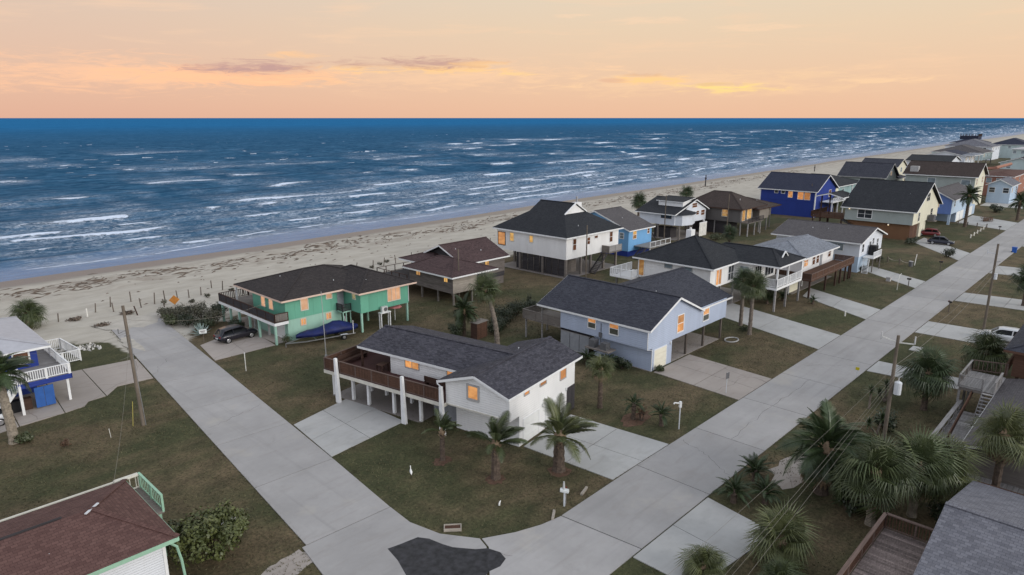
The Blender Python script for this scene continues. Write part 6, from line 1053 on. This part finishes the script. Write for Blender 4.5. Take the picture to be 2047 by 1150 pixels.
for y in (-.15, -.03, .09): part('slat', MB().box(-.49, .49, y, y + .08, .1, .16), 'wood_brown', t)
# egret
t = thing('egret', 'white egret statue standing on the corner lawn', 'bird', G(822, 955), math.radians(60)); bd = MB(); bd.smooth = True; bd.tube([(-.28, 0, .36), (-.2, 0, .40), (-.05, 0, .45), (.08, 0, .5), (.15, 0, .58), (.12, 0, .68), (.17, 0, .78), (.23, 0, .8), (.28, 0, .79)], [.01, .05, .095, .085, .05, .03, .03, .04, .015], 8); part('body', bd, 'egret_white', t); part('beak', MB().cyl((.28, 0, .79), (.4, 0, .77), .014, .003, 5), 'beak_yellow', t)
for s_ in (-1, 1): part('leg', MB().tube([(-.02, s_ * .04, .40), (-.05, s_ * .04, .2), (-.02, s_ * .04, 0), (.06, s_ * .05, .005)], .011, 5), 'wood_dark', t)
t = thing('garden_statue', 'small white ornament low on the corner lawn', 'ornament', G(998, 1010)); part('body', MB().tube([(0, 0, 0), (0, 0, .1), (.06, 0, .22), (.16, .02, .26)], [.07, .06, .05, .02], 7), 'egret_white', t)
p = G(1689, 632); solo('hydrant_marker', MB().cyl((0, 0, 0), (0, 0, .6), .1, .09, 8).cyl((0, 0, .6), (0, 0, .68), .12, .04, 8), 'fence_white', 'short white stub marker on the lawn by the long driveway', 'marker', p); p = G(1776, 562); solo('utility_box', MB().box(-.35, .35, -.3, .3, 0, .6).box(-.38, .38, -.33, .33, .6, .66), 'trim_grey', 'small grey utility box on the grey-roofed house lawn', 'utility box', p); p = G(1831, 698); solo('meter_lid', MB().box(-.9, .9, -.5, .5, 0, .05).box(-.82, .82, -.42, .42, .05, .065), 'concrete_drive', 'pale concrete meter lid on the right-hand lawn', 'concrete lid', p)
p = G(222, 875); solo('survey_stake', MB().beam((0, 0, 0), (-.05, .02, .75), .05, .03).beam((-.05, .02, .7), (-.05, .02, .78), .06, .04), 'fence_white', 'small white survey stake in the left lawn', 'stake', p)
p = G(2027, 505); t = thing('recycling_bin', 'blue recycling cart at the main road edge', 'bin', p); part('body', MB().add([(-.28, -.33, 0), (.28, -.33, 0), (.28, .33, 0), (-.28, .33, 0), (-.34, -.4, 1.0), (.34, -.4, 1.0), (.34, .4, 1.0), (-.34, .4, 1.0)], [(3, 2, 1, 0), (4, 5, 6, 7), (0, 1, 5, 4), (1, 2, 6, 5), (2, 3, 7, 6), (3, 0, 4, 7)]), 'plastic_blue', t); part('lid', MB().box(-.37, .37, -.44, .44, 1.005, 1.08), 'plastic_blue', t)
for s_ in (-1, 1): part('wheel', MB().cyl((s_ * .3, .36, .12), (s_ * .38, .36, .12), .12, .12, 10), 'tyre', t)
solo('tree_ring', MB().tube([(1.0 * math.cos(i / 20 * 2 * PI), .7 * math.sin(i / 20 * 2 * PI), .05) for i in range(21)], .08, 5, False), 'concrete_drive', 'pale curved concrete edging ring at the last post of the blue-grey carport', 'edging', (72.1, 33.6, 0))
# brown shed behind the white house, white gate, rope fences
t = thing('garden_shed', 'small brown upright wooden shed under the feathery palm', 'shed', (52.7, 55.6, 0), .1)
for i in range(8): part('plank', MB().box(-.9 + i * .225, -.9 + i * .225 + .21, -.5, -.46, 0, 1.9), 'wood_brown', t)
part('body', MB().box(-.9, .9, -.455, .5, 0, 1.88), 'wood_dark', t); part('roof', MB().box(-1.0, 1.0, -.62, .6, 1.9, 1.98), 'wood_grey', t)
t = thing('white_gate', 'white board enclosure below the bright gable of the black-roofed house', 'gate', G(1404, 472)); part('frame', MB().box(-1.6, 1.6, -.05, .05, 2.9, 3.1), 'trim_white', t)
for i in range(6): part('board', MB().box(-1.6 + i * .535, -1.6 + i * .535 + .51, -.03, .03, .1, 2.9), 'fence_white', t)
part('globe', MB().tube([(.2, 0, 3.1), (.2, 0, 3.2), (.2, 0, 3.4), (.2, 0, 3.58), (.2, 0, 3.62)], [.08, .2, .27, .18, .02], 10), 'porcelain', t)
def ropefence(label, a, c, n, mat='wood_post', hgt=1.0):
    a, c = Vector(a), Vector(c); t = thing('rope_fence', label, 'fence', a); d = c - a
    for i in range(n + 1): part('post', MB().cyl(d * (i / n), d * (i / n) + Vector((0, 0, hgt)), .12, .1, 8), mat, t)
    for i in range(n): p_, q_ = d * (i / n) + Vector((0, 0, hgt * .85)), d * ((i + 1) / n) + Vector((0, 0, hgt * .85)); part('rope', MB().tube([p_.lerp(q_, k / 6) - Vector((0, 0, .35 * 4 * (k / 6) * (1 - k / 6))) for k in range(7)], .04, 5), 'rope', t)
ropefence('post and rope fence on the lawn of the long pale house', G(1774, 524), G(1822, 533), 2); ropefence('white scalloped rope fence on the cream gabled house lawn', G(1940, 476), G(1966, 459), 4, 'fence_white', .8); ropefence('low dark post fence before the periwinkle house', G(1915, 450), G(1972, 456), 3)
solo('white_pipe', MB().tube([(0, 0, 0), (.1, 0, 1.6), (.5, 0, 2.2), (1.3, 0, 2.3)], .035, 6), 'fence_white', 'thin white bent pipe on the grey-roofed house lawn', 'pipe', G(1793, 580))
solo('white_pipe', MB().tube([(0, 0, 0), (.3, 0, 1.0), (.7, 0, 1.9)], .06, 6), 'fence_white', 'leaning pale timber at the end of the rope fence', 'timber', G(1828, 531))
t = thing('umbrella', 'faded pink folded umbrella under the green house', 'umbrella', G(790, 640)); part('pole', MB().cyl((0, 0, 0), (0, 0, 2.1), .05, .05, 6), 'trim_white', t); part('canopy', MB().tube([(0, 0, 1.75), (0, 0, 1.9), (0, 0, 2.25)], [.95, .8, .03], 8), 'cloth_pink', t)
t = thing('waste_bin', 'small dark waste bin at the rope fence', 'bin', G(1820, 533)); part('body', MB().cyl((0, 0, 0), (0, 0, .9), .32, .36, 12), 'ac_grey', t); part('lid', MB().cyl((0, 0, .9), (0, 0, .97), .37, .3, 12), 'trim_grey', t)

# ------------------------------------------------------------------ vehicles
def car(label, p, head, paint, kind='suv', cat='car', L_=4.7, W=1.86, Hh=1.62):
    t = thing('parked_car', label, cat, (p[0], p[1], .05), head); hw = W / 2
    if kind == 'suv': bt = [(-.5, .50, .62, .78), (-.485, .36, .92, .90), (-.36, .28, 1.00, .97), (0, .26, .98, 1.0), (.22, .26, .96, 1.0), (.40, .28, .88, .96), (.475, .34, .74, .86), (.5, .44, .60, .74)]; gh = [(-.46, .93, .86), (-.40, 1.0, .90), (-.36, 1.52, .74), (-.2, 1.62, .76), (.05, 1.60, .75), (.13, 1.50, .74), (.27, .97, .86)]
    else: bt = [(-.5, .45, .66, .78), (-.48, .34, .86, .90), (-.34, .26, .92, .97), (0, .24, .90, 1.0), (.22, .24, .88, 1.0), (.40, .26, .78, .95), (.475, .32, .66, .85), (.5, .42, .55, .72)]; gh = [(-.44, .88, .80), (-.36, .93, .84), (-.24, 1.34, .68), (-.1, 1.43, .72), (.06, 1.42, .72), (.12, 1.34, .70), (.28, .90, .84)]
    mb = MB(); mb.smooth = True; ring = []
    for f, zl, zt, k in bt:
        w = hw * k; x = f * L_; ring.append([(x, -w * .86, zl), (x, -w, zl + .12), (x, -w * 1.0, zt * .72), (x, -w * .96, zt - .06), (x, -w * .82, zt), (x, 0, zt + .03), (x, w * .82, zt), (x, w * .96, zt - .06), (x, w * 1.0, zt * .72), (x, w, zl + .12), (x, w * .86, zl)])
    n = len(ring[0]); V = [v for r_ in ring for v in r_]; F = []
    for i in range(len(ring) - 1):
        for j in range(n): F.append((i * n + j, i * n + (j + 1) % n, (i + 1) * n + (j + 1) % n, (i + 1) * n + j))
    F += [tuple(range(n)), tuple(reversed(range((len(ring) - 1) * n, len(ring) * n)))]; mb.add(V, F); part('body', mb, paint, t)
    zs = Hh / (1.62 if kind == 'suv' else 1.43); g = MB(); g.smooth = True; rg = [[(f * L_, -hw * k, z * zs - .09), (f * L_, -hw * k * .93, z * zs), (f * L_, 0, z * zs + .015), (f * L_, hw * k * .93, z * zs), (f * L_, hw * k, z * zs - .09)] for f, z, k in gh]
    V = [v for r_ in rg for v in r_]; F = []; m5 = 5
    for i in range(len(rg) - 1):
        for j in range(4): F.append((i * m5 + j, i * m5 + j + 1, (i + 1) * m5 + j + 1, (i + 1) * m5 + j))
    base = len(V); V += [(f * L_, -hw * .88, .86) for f, z, k in gh] + [(f * L_, hw * .88, .86) for f, z, k in gh]; q = len(gh)
    for i in range(q - 1): F += [(base + i, base + i + 1, (i + 1) * m5, i * m5), (base + q + i + 1, base + q + i, i * m5 + 4, (i + 1) * m5 + 4)]
    part('windows', g.add(V, F), 'car_glass', t)
    rr = MB(); rr.smooth = True; i0, i1 = 2, 5; V = []; F = []
    for i in range(i0, i1 + 1):
        f, z, k = gh[i]; V += [(f * L_, -hw * k * 1.01, z * zs - .10), (f * L_, -hw * k * .95, z * zs + .012), (f * L_, 0, z * zs + .03), (f * L_, hw * k * .95, z * zs + .012), (f * L_, hw * k * 1.01, z * zs - .10)]
    for i in range(i1 - i0):
        for j in range(4): F.append((i * 5 + j, i * 5 + j + 1, (i + 1) * 5 + j + 1, (i + 1) * 5 + j))
    part('roof', rr.add(V, F), paint, t); pl = MB()
    for s_ in (-1, 1):
        for a_, b_ in ((6, 5), (0, 2), (3, 3)):
            f0, z0_, k0 = gh[a_]; f1, z1_, k1 = gh[b_]
            if a_ == b_: pl.beam((f0 * L_ + .25, s_ * hw * .9, .92), (f0 * L_ + .2, s_ * hw * k0 * 1.01, z0_ * zs - .08), .10, .05)
            else: pl.beam((f0 * L_, s_ * hw * k0 * 1.01, z0_ * zs - .03), (f1 * L_, s_ * hw * k1 * 1.01, z1_ * zs - .05), .10, .08)
    part('pillars', pl, paint, t); wr = .35
    for fx in (-.30, .30):
        for s_ in (-1, 1):
            w = part('wheel', MB().cyl((fx * L_, s_ * (hw - .2), wr - .05), (fx * L_, s_ * (hw + .012), wr - .05), wr, wr, 18), 'tyre', t); part('rim', MB().cyl((fx * L_, s_ * (hw + .013), wr - .05), (fx * L_, s_ * (hw + .03), wr - .05), wr * .66, wr * .55, 12), 'rim', w)
    for s_ in (-1, 1): part('headlight', MB().box(L_ * .468, L_ * .492, min(s_ * hw * .5, s_ * hw * .82), max(s_ * hw * .5, s_ * hw * .82), .6, .74), 'light_clear', t); part('tail_light', MB().box(-L_ * .497, -L_ * .478, min(s_ * hw * .5, s_ * hw * .84), max(s_ * hw * .5, s_ * hw * .84), .74, .9), 'light_red', t); part('mirror', MB().box(L_ * .17, L_ * .21, min(s_ * hw, s_ * (hw + .16)), max(s_ * hw, s_ * (hw + .16)), .95, 1.1), paint, t)
    part('number_plate', MB().box(-L_ * .505, -L_ * .49, -.25, .25, .56, .68), 'sign_white', t); return t
w1, w2 = G(456, 688), G(505.5, 675); d = (w2 - w1).normalized(); c_ = (w1 + w2) / 2 + Vector((-d.y, d.x, 0)) * .9; car('shiny black crossover parked under the green house deck', c_, math.atan2(d.y, d.x), 'car_black', 'suv')
p = G(1880, 489); car('dark sedan on the drive of the cream gabled house', (p.x, p.y), math.radians(-82), 'car_navy', 'sedan'); p = G(1862, 474); car('dark red vehicle in the opening of the cedar lower level', (169.2, 36.0), math.radians(100), 'car_red', 'suv', L_=4.4)
car('white car parked behind the far right pole', (93.2, 10.7), math.radians(96), 'car_white', 'suv', L_=4.8); car('white car cut off by the left edge beneath the steps', (7.1, 67.9), math.radians(185), 'car_white', 'suv')
# boat under a blue cover on its trailer
t = thing('boat', 'boat under a dark blue fitted cover beside the green house', 'boat', (36.4, 68.3, 0), math.atan2(-1.2, 7.0)); mb = MB(); mb.smooth = True; st = [(-.1, .05, .95, 1.15, 1.2), (.5, .5, .8, 1.25, 1.32), (1.6, .9, .7, 1.3, 1.5), (2.8, 1.08, .66, 1.3, 1.62), (3.6, 1.12, .65, 1.35, 1.9), (4.3, 1.14, .65, 1.4, 2.15), (5.2, 1.14, .65, 1.4, 2.05), (6.0, 1.1, .66, 1.35, 1.75), (6.5, .95, .7, 1.25, 1.5), (7.0, .35, .8, 1.1, 1.35), (7.35, .1, .9, 1.05, 1.2)]
ring = []
for i, (x, w, zk, zg, zr) in enumerate(st):
    j = .04 * math.sin(i * 2.1); ring.append([(x, 0, zk), (x, -w * .6, zk + .12), (x, -w * .95, zg - .35), (x, -w, zg + j), (x, -w * .55, (zg + zr) / 2 + .05 - j), (x, 0, zr), (x, w * .55, (zg + zr) / 2 + .05 + j), (x, w, zg - j), (x, w * .95, zg - .35), (x, w * .6, zk + .12)])
n = 10; V = [v for r_ in ring for v in r_]; F = [(i * n + j, i * n + (j + 1) % n, (i + 1) * n + (j + 1) % n, (i + 1) * n + j) for i in range(len(ring) - 1) for j in range(n)] + [tuple(range(n)), tuple(reversed(range((len(ring) - 1) * n, len(ring) * n)))]
cv_ = part('cover', mb.add(V, F), 'tarp_blue', t); part('strap', MB().tube([(3.0, -1.12, .7), (3.0, -1.1, 1.32), (3.0, -.6, 1.52), (3.0, 0, 1.66), (3.0, .6, 1.52), (3.0, 1.1, 1.32)], .03, 5), 'wood_charcoal', cv_)
t2 = thing('boat_trailer', 'silver boat trailer under the blue-covered boat', 'trailer', (36.4, 68.3, 0), math.atan2(-1.2, 7.0)); part('frame', MB().beam((-1.3, 0, .45), (.6, -.75, .5), .1, .1).beam((-1.3, 0, .45), (.6, .75, .5), .1, .1).beam((.6, -.8, .5), (6.6, -1.05, .5), .1, .1).beam((.6, .8, .5), (6.6, 1.05, .5), .1, .1).beam((2, -.9, .5), (2, .9, .5), .08, .08).beam((5, -1, .5), (5, 1, .5), .08, .08).beam((-1.3, 0, .45), (-1.3, 0, .02), .07, .07), 'steel', t2)
for x in (5.1,):
    for s_ in (-1, 1): w = part('wheel', MB().cyl((x, s_ * 1.1, .3), (x, s_ * 1.3, .3), .31, .31, 16), 'tyre', t2); part('rim', MB().cyl((x, s_ * 1.3, .3), (x, s_ * 1.315, .3), .17, .15, 10), 'rim', w); part('fender', MB().box(x - .42, x + .42, min(s_ * 1.08, s_ * 1.34), max(s_ * 1.08, s_ * 1.34), .64, .68), 'galvanized', t2)
for s_ in (-1, 1): part('guide_post', MB().cyl((6.3, s_ * 1.15, .5), (6.3, s_ * 1.15, 2.1), .04, .04, 6), 'trim_white', t2)
# bins beneath the blue deck
for x, m_, lb in ((11.0, 'wood_dark', 'brown box bin behind the gate under the blue deck'), (10.2, 'black_plastic', 'black wheeled bin under the white steps')):
    t = thing('storage_bin', lb, 'bin', (x, 69.6, .05)); part('body', MB().box(-.33, .33, -.3, .3, 0, .95), m_, t); part('lid', MB().box(-.36, .36, -.34, .34, .96, 1.02), m_, t)
